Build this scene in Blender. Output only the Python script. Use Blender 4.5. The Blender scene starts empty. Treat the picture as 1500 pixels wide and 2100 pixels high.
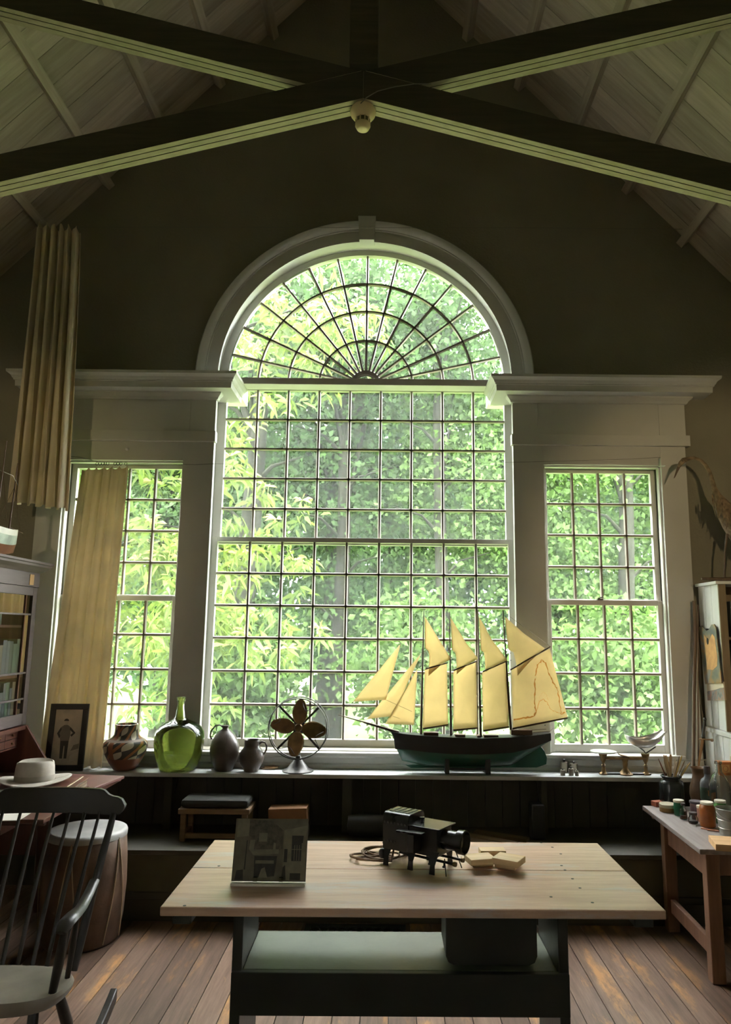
import bpy, math, random
import numpy as np
from mathutils import Vector, Matrix
random.seed(7); np.random.seed(7)
sc = bpy.context.scene
COL = sc.collection
PI = math.pi
# ------------------------------------------------------------------ camera
F, CX, CY = 1490.0, 800.0, 1050.0          # focal length and principal point in pixels of the 1500 x 2100 frame
PITCH, ROLL, EYE = math.atan(245 / 1490.0), math.radians(0.58), 1.6
cd = bpy.data.cameras.new('camera'); cam = bpy.data.objects.new('camera', cd); COL.objects.link(cam)
cd.sensor_fit = 'VERTICAL'; cd.sensor_height = 36.0; cd.sensor_width = 36.0
cd.lens = F / 2100 * 36.0
cd.shift_x = -(CX - 750) / 2100.0
cd.clip_start = 0.05; cd.clip_end = 500
cam.matrix_world = Matrix.Translation((0, 0, EYE)) @ Matrix.Rotation(PI / 2 + PITCH, 4, 'X') @ Matrix.Rotation(ROLL, 4, 'Z')
sc.camera = cam
# ------------------------------------------------------------------ view, world, sun
vs = sc.view_settings
vs.view_transform = 'Standard'; vs.look = 'None'; vs.gamma = 1.0; vs.use_curve_mapping = False
vs.exposure = 1.2
SPOT_R, SPOT_L = 120.0, 60.0
sc.cycles.max_bounces = 10; sc.cycles.diffuse_bounces = 6; sc.cycles.glossy_bounces = 4
sc.cycles.transmission_bounces = 8; sc.cycles.transparent_max_bounces = 24
sc.cycles.sample_clamp_indirect = 8.0; sc.cycles.caustics_refractive = False; sc.cycles.caustics_reflective = False
w = bpy.data.worlds.new('sky'); sc.world = w; w.use_nodes = True
bg = w.node_tree.nodes['Background']; bg.inputs[0].default_value = (0.95, 0.97, 1.0, 1); bg.inputs[1].default_value = 21.0
sd = bpy.data.lights.new('sun', 'SUN'); sd.energy = 11.0; sd.angle = math.radians(2.0); sd.color = (1, 0.95, 0.82)
sun = bpy.data.objects.new('sun', sd); COL.objects.link(sun)
sun.rotation_euler = (math.radians(38), 0, math.radians(-8))     # high sun behind the house, lighting the trees
# ------------------------------------------------------------------ pixel -> place
def ray(px, py):
    u = px - CX; v = -(py - CY)
    c, s = math.cos(ROLL), math.sin(ROLL)
    x = (u * c - v * s) / F; z = (u * s + v * c) / F
    cp, sp = math.cos(PITCH), math.sin(PITCH)
    return (x, cp - z * sp, sp + z * cp)
def atY(px, py, Y):
    d = ray(px, py); k = Y / d[1]; return Vector((d[0] * k, Y, EYE + d[2] * k))
def atZ(px, py, Z):
    d = ray(px, py); k = (Z - EYE) / d[2]; return Vector((d[0] * k, d[1] * k, Z))
def atX(px, py, X):
    d = ray(px, py); k = X / d[0]; return Vector((X, d[1] * k, EYE + d[2] * k))
# ------------------------------------------------------------------ mesh helpers
ORG = {}
class MB:
    def __init__(s): s.v = []; s.f = []
    def add(s, vs_, fs):
        o = len(s.v); s.v += [tuple(p) for p in vs_]; s.f += [tuple(i + o for i in f) for f in fs]; return s
    def box(s, x0, x1, y0, y1, z0, z1):
        return s.add([(x0,y0,z0),(x1,y0,z0),(x1,y1,z0),(x0,y1,z0),(x0,y0,z1),(x1,y0,z1),(x1,y1,z1),(x0,y1,z1)],
                     [(0,3,2,1),(4,5,6,7),(0,1,5,4),(1,2,6,5),(2,3,7,6),(3,0,4,7)])
    def obox(s, c, ax, ay, az):      # centre and three half-vectors
        c, ax, ay, az = map(Vector, (c, ax, ay, az))
        p = [c + i*ax + j*ay + k*az for k in (-1,1) for (i,j) in ((-1,-1),(1,-1),(1,1),(-1,1))]
        return s.add(p, [(0,3,2,1),(4,5,6,7),(0,1,5,4),(1,2,6,5),(2,3,7,6),(3,0,4,7)])
    def bar(s, p, q, w, h, up=(0,0,1)):
        p, q = Vector(p), Vector(q); d = q - p; L = d.length; d.normalize()
        a = d.cross(Vector(up))
        if a.length < 1e-5: a = d.cross(Vector((0,1,0)))
        a.normalize(); b = a.cross(d).normalized()
        return s.obox((p+q)/2, d*L/2, a*w/2, b*h/2)
    def tube(s, pts, r, n=8, closed=False, flat=1.0):
        P = [Vector(p) for p in pts]; m = len(P)
        R = r if isinstance(r, (list, tuple)) else [r]*m
        T = []
        for i in range(m):
            a = P[(i-1) % m] if (closed or i > 0) else P[i]
            b = P[(i+1) % m] if (closed or i < m-1) else P[i]
            t = b - a; T.append(t.normalized() if t.length > 1e-9 else Vector((0,0,1)))
        ref = Vector((0,0,1)) if abs(T[0].z) < .9 else Vector((0,1,0))
        u = T[0].cross(ref).normalized(); V = []
        for i in range(m):
            u = (u - T[i]*u.dot(T[i])); u = u.normalized() if u.length > 1e-6 else T[i].orthogonal().normalized()
            w_ = T[i].cross(u)
            for k in range(n):
                a = 2*PI*k/n; V.append(P[i] + u*math.cos(a)*R[i] + w_*math.sin(a)*R[i]*flat)
        Fs = []
        for i in range(m if closed else m-1):
            j = (i+1) % m
            for k in range(n):
                k2 = (k+1) % n; Fs.append((i*n+k, i*n+k2, j*n+k2, j*n+k))
        if not closed: Fs += [tuple(reversed(range(n))), tuple(range((m-1)*n, m*n))]
        return s.add(V, Fs)
    def lathe(s, prof, n=32, c=(0,0,0), a0=0, a1=2*PI, mx=None):
        c = Vector(c); V = []; full = abs(a1-a0-2*PI) < 1e-6; cols = n if full else n+1
        for (r, z) in prof:
            for k in range(cols):
                a = a0 + (a1-a0)*k/n; p = Vector((r*math.cos(a), r*math.sin(a), z))
                V.append((mx @ p if mx else p) + c)
        Fs = []
        for i in range(len(prof)-1):
            for k in range(n):
                k2 = (k+1) % cols; Fs.append((i*cols+k, i*cols+k2, (i+1)*cols+k2, (i+1)*cols+k))
        if full:
            if prof[0][0] > 1e-6: Fs.append(tuple(reversed(range(cols))))
            if prof[-1][0] > 1e-6: Fs.append(tuple(range((len(prof)-1)*cols, len(prof)*cols)))
        return s.add(V, Fs)
    def prism(s, poly, fn, a, b):    # fn(u, v, t) -> 3-D ; poly in (u, v)
        n = len(poly); V = [fn(u, v, a) for u, v in poly] + [fn(u, v, b) for u, v in poly]
        return s.add(V, [tuple(range(n)), tuple(reversed(range(n, 2*n)))] + [(i, i+n, (i+1) % n + n, (i+1) % n) for i in range(n)])
    def loft(s, loops, cap=True):
        n = len(loops[0]); V = [p for l in loops for p in l]; Fs = []
        for i in range(len(loops)-1):
            for k in range(n):
                k2 = (k+1) % n; Fs.append((i*n+k, i*n+k2, (i+1)*n+k2, (i+1)*n+k))
        if cap: Fs += [tuple(reversed(range(n))), tuple(range((len(loops)-1)*n, len(loops)*n))]
        return s.add(V, Fs)
    def grid(s, fn, nu, nv):
        V = [fn(i/nu, j/nv) for j in range(nv+1) for i in range(nu+1)]
        return s.add(V, [(j*(nu+1)+i, j*(nu+1)+i+1, (j+1)*(nu+1)+i+1, (j+1)*(nu+1)+i) for j in range(nv) for i in range(nu)])
    def sphere(s, c, rx, ry=None, rz=None, nu=16, nv=10):
        ry = ry or rx; rz = rz or rx; c = Vector(c)
        V = [c + Vector((0,0,-rz))]; Fs = []
        for j in range(1, nv):
            t = -PI/2 + PI*j/nv
            for i in range(nu):
                a = 2*PI*i/nu; V.append(c + Vector((rx*math.cos(t)*math.cos(a), ry*math.cos(t)*math.sin(a), rz*math.sin(t))))
        V.append(c + Vector((0,0,rz)))
        for i in range(nu): Fs.append((0, 1+(i+1) % nu, 1+i))
        for j in range(nv-2):
            for i in range(nu):
                a = 1+j*nu; Fs.append((a+i, a+(i+1) % nu, a+nu+(i+1) % nu, a+nu+i))
        a = 1+(nv-2)*nu
        for i in range(nu): Fs.append((a+i, a+(i+1) % nu, len(V)-1))
        return s.add(V, Fs)
    def build(s, name, mat, parent=None, smooth=None, bevel=0.0, local=False, solid=0.0):
        me = bpy.data.meshes.new(name)
        o3 = Vector((0,0,0)) if (local or parent is None) else ORG.get(parent.name, Vector((0,0,0)))
        me.from_pydata([tuple(Vector(p) - o3) for p in s.v], [], s.f)
        me.validate(); me.update()
        import bmesh
        bm = bmesh.new(); bm.from_mesh(me); bmesh.ops.recalc_face_normals(bm, faces=bm.faces); bm.to_mesh(me); bm.free()
        if smooth is not None:
            me.polygons.foreach_set('use_smooth', [True]*len(me.polygons))
            if smooth < 179: me.set_sharp_from_angle(angle=math.radians(smooth))
        o = bpy.data.objects.new(name, me); COL.objects.link(o)
        if mat: me.materials.append(mat)
        if parent: o.parent = parent
        ORG[o.name] = o3
        if solid:
            m = o.modifiers.new('solid', 'SOLIDIFY'); m.thickness = solid; m.offset = 0
        if bevel:
            m = o.modifiers.new('bevel', 'BEVEL'); m.width = bevel; m.segments = 2; m.limit_method = 'ANGLE'; m.angle_limit = math.radians(40)
        return o
def tag(o, label, cat, group=None, kind=None):
    o['label'] = label; o['category'] = cat
    if group: o['group'] = group
    if kind: o['kind'] = kind
    return o
def thing(name, label, cat, loc=(0,0,0), rotz=0.0, group=None):
    o = bpy.data.objects.new(name, None); COL.objects.link(o); o.empty_display_size = .05
    o.location = loc; o.rotation_euler = (0,0,rotz); ORG[o.name] = Vector(loc)
    return tag(o, label, cat, group)
def struct(o, label=None):
    o['kind'] = 'structure'
    if label: o['label'] = label
    return o
def sroot(name, label):
    o = bpy.data.objects.new(name, None); COL.objects.link(o); o['kind'] = 'structure'; o['label'] = label; ORG[o.name] = Vector((0,0,0)); return o
def dup(o, parent=None, loc=None, rot=None, label=None):
    c = o.copy(); COL.objects.link(c); c.parent = parent
    if loc is not None: c.location = loc
    if rot is not None: c.rotation_euler = rot
    if label: c['label'] = label
    for ch in list(o.children): dup(ch, c)
    return c
def link(name, me, parent, loc=(0,0,0), rot=(0,0,0)):
    o = bpy.data.objects.new(name, me); COL.objects.link(o); o.parent = parent; o.location = loc; o.rotation_euler = rot; return o
# ------------------------------------------------------------------ materials
def _nt(name):
    m = bpy.data.materials.new(name); m.use_nodes = True; nt = m.node_tree
    return m, nt, nt.nodes['Principled BSDF']
def _n(nt, t, **k):
    n = nt.nodes.new(t)
    for a, b in k.items(): setattr(n, a, b)
    return n
def _coords(nt, scale=(1,1,1), rnd=True):
    tc = _n(nt, 'ShaderNodeTexCoord'); mp = _n(nt, 'ShaderNodeMapping'); mp.inputs['Scale'].default_value = scale
    if rnd:
        oi = _n(nt, 'ShaderNodeObjectInfo'); mu = _n(nt, 'ShaderNodeMath', operation='MULTIPLY'); mu.inputs[1].default_value = 37.0
        nt.links.new(oi.outputs['Random'], mu.inputs[0]); ad = _n(nt, 'ShaderNodeVectorMath', operation='ADD')
        nt.links.new(tc.outputs['Object'], ad.inputs[0]); nt.links.new(mu.outputs[0], ad.inputs[1]); nt.links.new(ad.outputs[0], mp.inputs[0])
    else: nt.links.new(tc.outputs['Object'], mp.inputs[0])
    return mp
def _ramp(nt, stops):
    r = _n(nt, 'ShaderNodeValToRGB'); e = r.color_ramp.elements
    while len(e) < len(stops): e.new(.5)
    for el, (p, c) in zip(e, stops): el.position = p; el.color = (*c, 1)
    return r
def mat(name, col, rough=.5, metal=0.0, var=.18, scale=6.0, bump=0.0, bscale=None, sc3=None, spec=.5, coat=0.0):
    m, nt, b = _nt(name); L = nt.links.new
    mp = _coords(nt, sc3 or (1,1,1)); no = _n(nt, 'ShaderNodeTexNoise'); no.inputs['Scale'].default_value = scale; no.inputs['Detail'].default_value = 6
    L(mp.outputs[0], no.inputs['Vector'])
    c = Vector(col); r = _ramp(nt, [(.3, tuple(c*(1-var))), (.7, tuple(min(1, x*(1+var)) for x in col))])
    L(no.outputs[0], r.inputs[0]); L(r.outputs[0], b.inputs['Base Color'])
    b.inputs['Roughness'].default_value = rough; b.inputs['Metallic'].default_value = metal
    b.inputs['Specular IOR Level'].default_value = spec; b.inputs['Coat Weight'].default_value = coat
    if bump:
        n2 = _n(nt, 'ShaderNodeTexNoise'); n2.inputs['Scale'].default_value = bscale or scale*6; n2.inputs['Detail'].default_value = 4
        L(mp.outputs[0], n2.inputs['Vector']); bp = _n(nt, 'ShaderNodeBump'); bp.inputs['Strength'].default_value = bump; bp.inputs['Distance'].default_value = .01
        L(n2.outputs[0], bp.inputs['Height']); L(bp.outputs[0], b.inputs['Normal'])
    return m
def wood(name, c1, c2, axis='x', rough=.5, rvar=.25, grain=18.0, stretch=14.0, bump=.15, c3=None, spec=.5):
    """streaky wood with the grain along one axis; c3 = sparse patches of another tone; each piece differs a little"""
    m, nt, b = _nt(name); L = nt.links.new
    s = [stretch, stretch, stretch]; s['xyz'.index(axis)] = 1.0
    mp = _coords(nt, tuple(s)); no = _n(nt, 'ShaderNodeTexNoise'); no.inputs['Scale'].default_value = grain/6; no.inputs['Detail'].default_value = 8; no.inputs['Roughness'].default_value = .65
    L(mp.outputs[0], no.inputs['Vector'])
    r = _ramp(nt, [(.32, c1), (.68, c2)]); L(no.outputs[0], r.inputs[0]); out = r.outputs[0]
    if c3:
        s2 = [3.2]*3; s2['xyz'.index(axis)] = .7
        mp2 = _coords(nt, tuple(s2)); n2 = _n(nt, 'ShaderNodeTexNoise'); n2.inputs['Scale'].default_value = 2.5; n2.inputs['Detail'].default_value = 7; n2.inputs['Roughness'].default_value = .7
        L(mp2.outputs[0], n2.inputs['Vector']); r2 = _ramp(nt, [(.54, (0,0,0)), (.66, (1,1,1))]); L(n2.outputs[0], r2.inputs[0])
        mx = _n(nt, 'ShaderNodeMixRGB'); L(r2.outputs[0], mx.inputs[0]); L(out, mx.inputs[1]); mx.inputs[2].default_value = (*c3, 1); out = mx.outputs[0]
    oi = _n(nt, 'ShaderNodeObjectInfo'); mr = _n(nt, 'ShaderNodeMapRange'); mr.inputs['To Min'].default_value = 1-rvar; mr.inputs['To Max'].default_value = 1+rvar
    L(oi.outputs['Random'], mr.inputs[0]); hv = _n(nt, 'ShaderNodeHueSaturation'); L(mr.outputs[0], hv.inputs['Value']); L(out, hv.inputs['Color'])
    L(hv.outputs[0], b.inputs['Base Color'])
    b.inputs['Roughness'].default_value = rough; b.inputs['Specular IOR Level'].default_value = spec
    if bump:
        bp = _n(nt, 'ShaderNodeBump'); bp.inputs['Strength'].default_value = bump; bp.inputs['Distance'].default_value = .004
        L(no.outputs[0], bp.inputs['Height']); L(bp.outputs[0], b.inputs['Normal'])
    return m
def cloth(name, col, trans=.45, scale=40):
    m, nt, b = _nt(name); L = nt.links.new
    b.inputs['Base Color'].default_value = (*col, 1); b.inputs['Roughness'].default_value = .9; b.inputs['Specular IOR Level'].default_value = .15
    mp = _coords(nt); no = _n(nt, 'ShaderNodeTexNoise'); no.inputs['Scale'].default_value = scale; L(mp.outputs[0], no.inputs['Vector'])
    n5 = _n(nt, 'ShaderNodeTexNoise'); n5.inputs['Scale'].default_value = 5; n5.inputs['Detail'].default_value = 5; L(mp.outputs[0], n5.inputs['Vector'])
    r = _ramp(nt, [(.35, tuple(x*.86 for x in col)), (.65, col)]); L(n5.outputs[0], r.inputs[0]); L(r.outputs[0], b.inputs['Base Color'])
    bp = _n(nt, 'ShaderNodeBump'); bp.inputs['Strength'].default_value = .12; bp.inputs['Distance'].default_value = .003; L(no.outputs[0], bp.inputs['Height']); L(bp.outputs[0], b.inputs['Normal'])
    tr = _n(nt, 'ShaderNodeBsdfTranslucent'); L(r.outputs[0], tr.inputs[0]); mx = _n(nt, 'ShaderNodeMixShader'); mx.inputs[0].default_value = trans
    L(b.outputs[0], mx.inputs[1]); L(tr.outputs[0], mx.inputs[2]); L(mx.outputs[0], nt.nodes['Material Output'].inputs[0])
    return m
def thin_glass(name, tint=(.96,.98,.96), haze=.05, hazecol=(.9,.95,.9), refl=1.0):
    m, nt, b = _nt(name); L = nt.links.new; nt.nodes.remove(b)
    t = _n(nt, 'ShaderNodeBsdfTransparent'); t.inputs[0].default_value = (*tint, 1)
    d = _n(nt, 'ShaderNodeBsdfTranslucent'); d.inputs[0].default_value = (*hazecol, 1)
    g = _n(nt, 'ShaderNodeBsdfGlossy'); g.inputs['Roughness'].default_value = .03
    lw = _n(nt, 'ShaderNodeFresnel'); lw.inputs[0].default_value = 1.5
    mu = _n(nt, 'ShaderNodeMath', operation='MULTIPLY'); mu.inputs[1].default_value = refl; L(lw.outputs[0], mu.inputs[0])
    m1 = _n(nt, 'ShaderNodeMixShader'); m1.inputs[0].default_value = haze; L(t.outputs[0], m1.inputs[1]); L(d.outputs[0], m1.inputs[2])
    m2 = _n(nt, 'ShaderNodeMixShader'); L(mu.outputs[0], m2.inputs[0]); L(m1.outputs[0], m2.inputs[1]); L(g.outputs[0], m2.inputs[2])
    L(m2.outputs[0], nt.nodes['Material Output'].inputs[0])
    return m
M = {}
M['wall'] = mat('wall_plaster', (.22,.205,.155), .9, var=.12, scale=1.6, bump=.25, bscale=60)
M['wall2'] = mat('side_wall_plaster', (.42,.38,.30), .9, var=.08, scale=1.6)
M['white'] = mat('white_paint', (.50,.50,.46), .45, var=.06, scale=3, bump=.05, bscale=30)
M['sash'] = mat('sash_paint', (.50,.49,.45), .45, var=.06, scale=3)
M['glass'] = thin_glass('window_glass', haze=.02)
M['floor'] = wood('floor_wood', (.105,.062,.042), (.23,.15,.11), 'y', rough=.28, rvar=.38, grain=20, c3=(.44,.23,.09), bump=.3)
M['roof'] = wood('roof_boards', (.30,.255,.185), (.44,.38,.29), 'y', rough=.75, rvar=.16, grain=10, bump=.1)
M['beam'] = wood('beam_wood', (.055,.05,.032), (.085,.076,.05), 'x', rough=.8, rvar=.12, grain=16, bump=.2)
M['bare'] = wood('lit_edge', (.34,.30,.19), (.48,.43,.29), 'x', rough=.8, rvar=.08, grain=16, bump=.2)  # paler copy of the beam wood, standing in for light on the undersides
M['muntin'] = mat('muntin_paint', (.22,.185,.15), .5, var=.1)
M['wains'] = mat('dark_green_paint', (.060,.054,.036), .7, var=.2, scale=4, bump=.1)
M['shelf'] = mat('grey_shelf_paint', (.42,.43,.42), .45, var=.12, scale=5, bump=.1)
M['curtain'] = cloth('curtain_cloth', (.82,.73,.55), .30)
M['black'] = mat('black_metal', (.022,.022,.022), .38, .3, var=.2, scale=20)
M['iron'] = mat('dark_iron', (.05,.047,.045), .4, .7, var=.3, scale=14)
M['brass'] = mat('aged_brass', (.20,.13,.06), .42, .85, var=.35, scale=18)
M['cream'] = mat('cream_plastic', (.74,.60,.34), .45, var=.05)
M['cord'] = mat('old_cord', (.20,.13,.075), .8, var=.3, scale=30)
M['wire'] = mat('thin_wire', (.16,.15,.13), .5, .6)
# ================================================================== the room
XC = -0.187                                    # middle of the gable wall
WL, WR, YF, YB = XC - 3.1, XC + 3.1, 4.93, -2.6
def roof_z(x): return 6.98 - 1.08 * abs(x - XC)
# ---- floor boards
fl = sroot('floor', 'worn wide brown floorboards with scuffed patches')
mb = MB(); PW = .118
mb.box(0, PW-.003, 0, 1, -.03, 0)
proto = {}
for L_ in (2.9, 4.63, 3.6, 3.93):
    q = MB(); q.box(0, PW-.004, 0, L_-.003, -.03, 0); o = q.build('plank', M['floor'], fl, bevel=.0015); proto[L_] = o
x = WL; k = 0
while x < WR - .05:
    a, b2 = ((2.9, 4.63), (3.6, 3.93), (4.63, 2.9), (3.93, 3.6))[k % 4]; y = YB
    for L_ in (a, b2):
        p = proto[L_]
        if p.location.length < 1e-9 and not p.get('u'): p.location = (x, y, 0); p['u'] = 1
        else: link('plank', p.data, fl, (x, y, 0)); o = bpy.context.scene.objects[-1]
        y += L_
    x += PW; k += 1
for p in proto.values(): del p['u']
q = MB(); q.box(WL-.2, WR+.2, YB-.2, 5.3, -.12, -.031); q.build('subfloor', M['black'], fl)
# ---- gable wall with the three openings
LW, RW, CW = (-2.246, -1.43), (1.06, 1.873), (XC-1.09, XC+1.09)
AZ, AR = 3.36, 1.09                              # springing height and radius of the arch
Y0, Y1 = YF, 5.18
q = MB()
def panel(poly): q.prism(poly, lambda u, v, t: (u, t, v), Y0, Y1)
def full(x0, x1, z0):
    top = [(x1, roof_z(x1)), (x0, roof_z(x0))]
    if x0 < XC < x1: top.insert(1, (XC, roof_z(XC)))
    panel([(x0, z0), (x1, z0)] + top)
NA = 48
LW0, RW0 = LW, RW
for (Y0, Y1, gz) in ((YF, 5.06, 0.0), (5.06, 5.18, .07)):      # outer layer with wider side openings
    LW, RW = (LW0[0]-gz, LW0[1]+gz), (RW0[0]-gz, RW0[1]+gz)
    full(WL-.3, LW[0], -.1); full(LW[1], CW[0], -.1); full(CW[1], RW[0], -.1); full(RW[1], WR+.3, -.1)
    for wn in (LW, RW):
        panel([(wn[0], -.1), (wn[1], -.1), (wn[1], .82), (wn[0], .82)]); full(wn[0], wn[1], 2.75)
    panel([(CW[0], -.1), (CW[1], -.1), (CW[1], .83), (CW[0], .83)])
    for i in range(NA):
        a, b2 = PI*i/NA, PI*(i+1)/NA
        xa, za = XC + AR*math.cos(a), AZ + AR*math.sin(a); xb, zb = XC + AR*math.cos(b2), AZ + AR*math.sin(b2)
        panel([(xb, zb), (xa, za), (xa, roof_z(xa)), (xb, roof_z(xb))])
LW, RW = LW0, RW0
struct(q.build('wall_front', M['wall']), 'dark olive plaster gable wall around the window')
# side walls, each with an unseen window added to let in fill light
SWY, SWZ = (-1.3, -.72), (1.25, 2.4)
for nm, x0, x1 in (('wall_left', WL-.3, WL), ('wall_right', WR, WR+.3)):
    q = MB(); zt = roof_z(WL)
    q.box(x0, x1, YB-.3, SWY[0], -.1, zt); q.box(x0, x1, SWY[1], 5.3, -.1, zt); q.box(x0, x1, SWY[0], SWY[1], -.1, SWZ[0]); q.box(x0, x1, SWY[0], SWY[1], SWZ[1], zt)
    struct(q.build(nm, M['wall2']), 'plain pale plaster side wall with an added fill-light window behind the viewer')
for nm, x0 in (('fill_window_4', WL-.1), ('fill_window_5', WR+.1)):
    wd = sroot(nm, 'side window added for fill light behind the viewer'); q = MB()
    q.box(x0-.03, x0+.03, SWY[0], SWY[0]+.06, *SWZ); q.box(x0-.03, x0+.03, SWY[1]-.06, SWY[1], *SWZ); q.box(x0-.03, x0+.03, *SWY, SWZ[0], SWZ[0]+.07); q.box(x0-.03, x0+.03, *SWY, SWZ[1]-.06, SWZ[1]); q.box(x0-.03, x0+.03, *SWY, 1.93, 1.97)
    q.build('sash_frame', M['sash'], wd)
    for i in range(1, 4): yy = SWY[0] + (SWY[1]-SWY[0])*i/4; q = MB(); q.box(x0-.012, x0+.012, yy-.01, yy+.01, *SWZ); q.build('muntin', M['sash'], wd)
q = MB(); q.prism([(WL-.3, -.1), (WR+.3, -.1), (WR+.3, roof_z(WR+.3)), (XC, roof_z(XC)), (WL-.3, roof_z(WL-.3))], lambda u, v, t: (u, t, v), YB-.3, YB)
struct(q.build('wall_back', M['wall2']), 'plain plaster wall behind the viewer')
# ---- ceiling: boards up the slope, purlins along the room, roof deck above
ce = sroot('ceiling', 'open gable roof of weathered boards on purlins')
ca, sa = 1/math.hypot(1, 1.08), 1.08/math.hypot(1, 1.08)
SL = 3.5/ca
q = MB(); q.box(-.0985, .0985, 0, SL, 0, .02); rb = q.build('roof_board', M['roof'], ce, bevel=.002)
me = rb.data; first = True
for side in (-1, 1):
    ang = math.atan(1.08)
    y = YB - .2
    while y < 5.25:
        y += .2
        # local y runs down the slope from the ridge
        rot = Matrix(((0, side*ca, side*sa), (-side, 0, 0), (0, -sa, ca))).to_euler()
        o = rb if first else link('roof_board', me, ce)
        o.location = (XC, y-.1, roof_z(XC)); o.rotation_euler = rot; first = False
q = MB(); q.box(-.028, .028, YB, YF, 0, .07)
pu = q.build('purlin', M['roof'], ce, bevel=.003); pme = pu.data; first = True
for side in (-1, 1):
    for a in (.39, .775, 1.165, 1.56, 1.95, 2.335, 2.72):
        o = pu if first else link('purlin', pme, ce); first = False
        o.location = (XC + side*(a - .07*sa), 0, roof_z(XC+a) - .07*ca); o.rotation_euler = (0, side*math.atan(1.08), 0)
for side in (-1, 1):
    q = MB(); e = 3.6
    q.prism([(XC, roof_z(XC)+.04), (XC+side*e, roof_z(XC+e)+.04), (XC+side*e, roof_z(XC+e)+.2), (XC, roof_z(XC)+.2)], lambda u, v, t: (u, t, v), YB-.4, 5.5)
    q.build('roof_deck', M['black'], ce)
# ---- scissor truss
TY, TX = 3.15, -.15
def paint_beam_light(o):      # shade on plank faces and light on their edges put into the colour
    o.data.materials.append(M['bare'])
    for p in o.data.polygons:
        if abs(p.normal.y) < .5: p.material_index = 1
tr = thing('roof_truss', 'heavy scissor roof truss of paired planks crossing under the ridge', 'truss', (TX, TY, 4.15))
kz = .797
for side in (-1, 1):
    for j, (ya, yb) in enumerate(((0, .030), (.034, .066), (.070, .104))):
        q = MB(); a1 = 2.9
        q.prism([(0, 4.15), (side*a1, 4.15-.27*a1), (side*a1, 4.30-.27*a1), (0, 4.30)], lambda u, v, t: (TX+u, t, v), TY+ya, TY+yb)
        paint_beam_light(q.build('chord_plank', M['beam'], tr, bevel=.0015))
        q = MB(); a0, a1 = .30, 2.09
        z = lambda a: 4.15+.27*a
        q.prism([(side*.28, 4.30-.27*.28), (side*a1, z(a1)), (side*(a1-.12), z(a1-.12)+.15), (side*.01, 4.30)], lambda u, v, t: (TX+u, t, v), TY+ya, TY+yb)
        paint_beam_light(q.build('brace_plank', M['beam'], tr, bevel=.0015))
q = MB(); q.box(TX-.07, TX+.07, TY-.012, TY+.116, 4.33, 6.85); q.build('king_post', M['beam'], tr, bevel=.003)
# ---- smoke detector under the crossing
c = atY(745, 228, TY+.07)
dt = thing('smoke_detector', 'round cream smoke detector hanging under the crossing of the roof beams', 'detector', (c.x, c.y, 4.13))
q = MB(); q.lathe([(0,.012),(.062,.012),(.064,-.004),(.060,-.018),(.048,-.034),(.036,-.042),(0,-.042)], 32); q.build('base', M['cream'], dt, smooth=35, local=True)
q = MB(); q.lathe([(0,-.04),(.034,-.04),(.034,-.066),(0,-.066)], 28); q.build('vent_ring', mat('detector_vent', (.16,.13,.07), .6), dt, smooth=35, local=True)
q = MB(); q.lathe([(0,-.066),(.037,-.066),(.038,-.078),(.030,-.094),(.022,-.099),(0,-.1)], 28); q.build('cap', M['cream'], dt, smooth=35, local=True)
for i in range(10):
    a = 2*PI*i/10; q = MB(); q.obox((.035*math.cos(a), .035*math.sin(a), -.053), (.003*math.cos(a), .003*math.sin(a), 0), (-.003*math.sin(a), .003*math.cos(a), 0), (0,0,.012)); q.build('vent_rib', M['cream'], dt, local=True)
pts = [atY(x, y, TY-.012) for x, y in ((740, 212), (752, 200), (775, 187), (810, 178), (850, 172), (885, 172))]
tag(MB().tube(pts, .0025, 6).build('detector_cable', mat('grey_cable', (.2,.19,.15), .7)), 'thin cable running from the smoke detector up to the right beam', 'cable')
# ================================================================== windows
def muntin_v(mb, x, y, z0, z1, w=.013, W=.022):
    mb.prism([(-w/2, -.018), (w/2, -.018), (W/2, 0), (w/2, .012), (-w/2, .012), (-W/2, 0)], lambda u, v, t: (x+u, y+v, t), z0, z1)
def muntin_h(mb, z, y, x0, x1, w=.013, W=.022):
    mb.prism([(-w/2, -.018), (w/2, -.018), (W/2, 0), (w/2, .012), (-w/2, .012), (-W/2, 0)], lambda u, v, t: (t, y+v, z+u), x0, x1)
def sash(win, name, xs, zs, y, xo, zo, dep=.038):
    """xs, zs = muntin centre lines incl. both glass edges ; xo, zo = outer edges of the frame"""
    q = MB(); ya, yb = y-.020, y+dep-.020
    q.box(xo[0], xs[0], ya, yb, zo[0], zo[1]); q.box(xs[-1], xo[1], ya, yb, zo[0], zo[1])
    q.box(xs[0], xs[-1], ya, yb, zo[0], zs[0]); q.box(xs[0], xs[-1], ya, yb, zs[-1], zo[1])
    fr = q.build(name, M['sash'], win, bevel=.002)
    for x in xs[1:-1]: q = MB(); muntin_v(q, x, y, zs[0], zs[-1]); q.build('muntin', M['muntin'], fr)
    for z in zs[1:-1]: q = MB(); muntin_h(q, z, y, xs[0], xs[-1]); q.build('muntin', M['muntin'], fr)
    meshes = {}
    for i in range(len(xs)-1):
        for j in range(len(zs)-1):
            w_, h_ = round(xs[i+1]-xs[i], 4), round(zs[j+1]-zs[j], 4)
            if (w_, h_) not in meshes:
                q = MB(); q.add([(0,0,0),(w_,0,0),(w_,0,h_),(0,0,h_)], [(0,1,2,3)]); o = q.build('pane', M['glass'], fr); meshes[(w_, h_)] = o.data
                o.location = (xs[i], y+.002, zs[j])
            else: link('pane', meshes[(w_, h_)], fr, (xs[i], y+.002, zs[j]))
    return fr
lin = lambda a, b, n: [a + (b-a)*i/n for i in range(n+1)]
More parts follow.
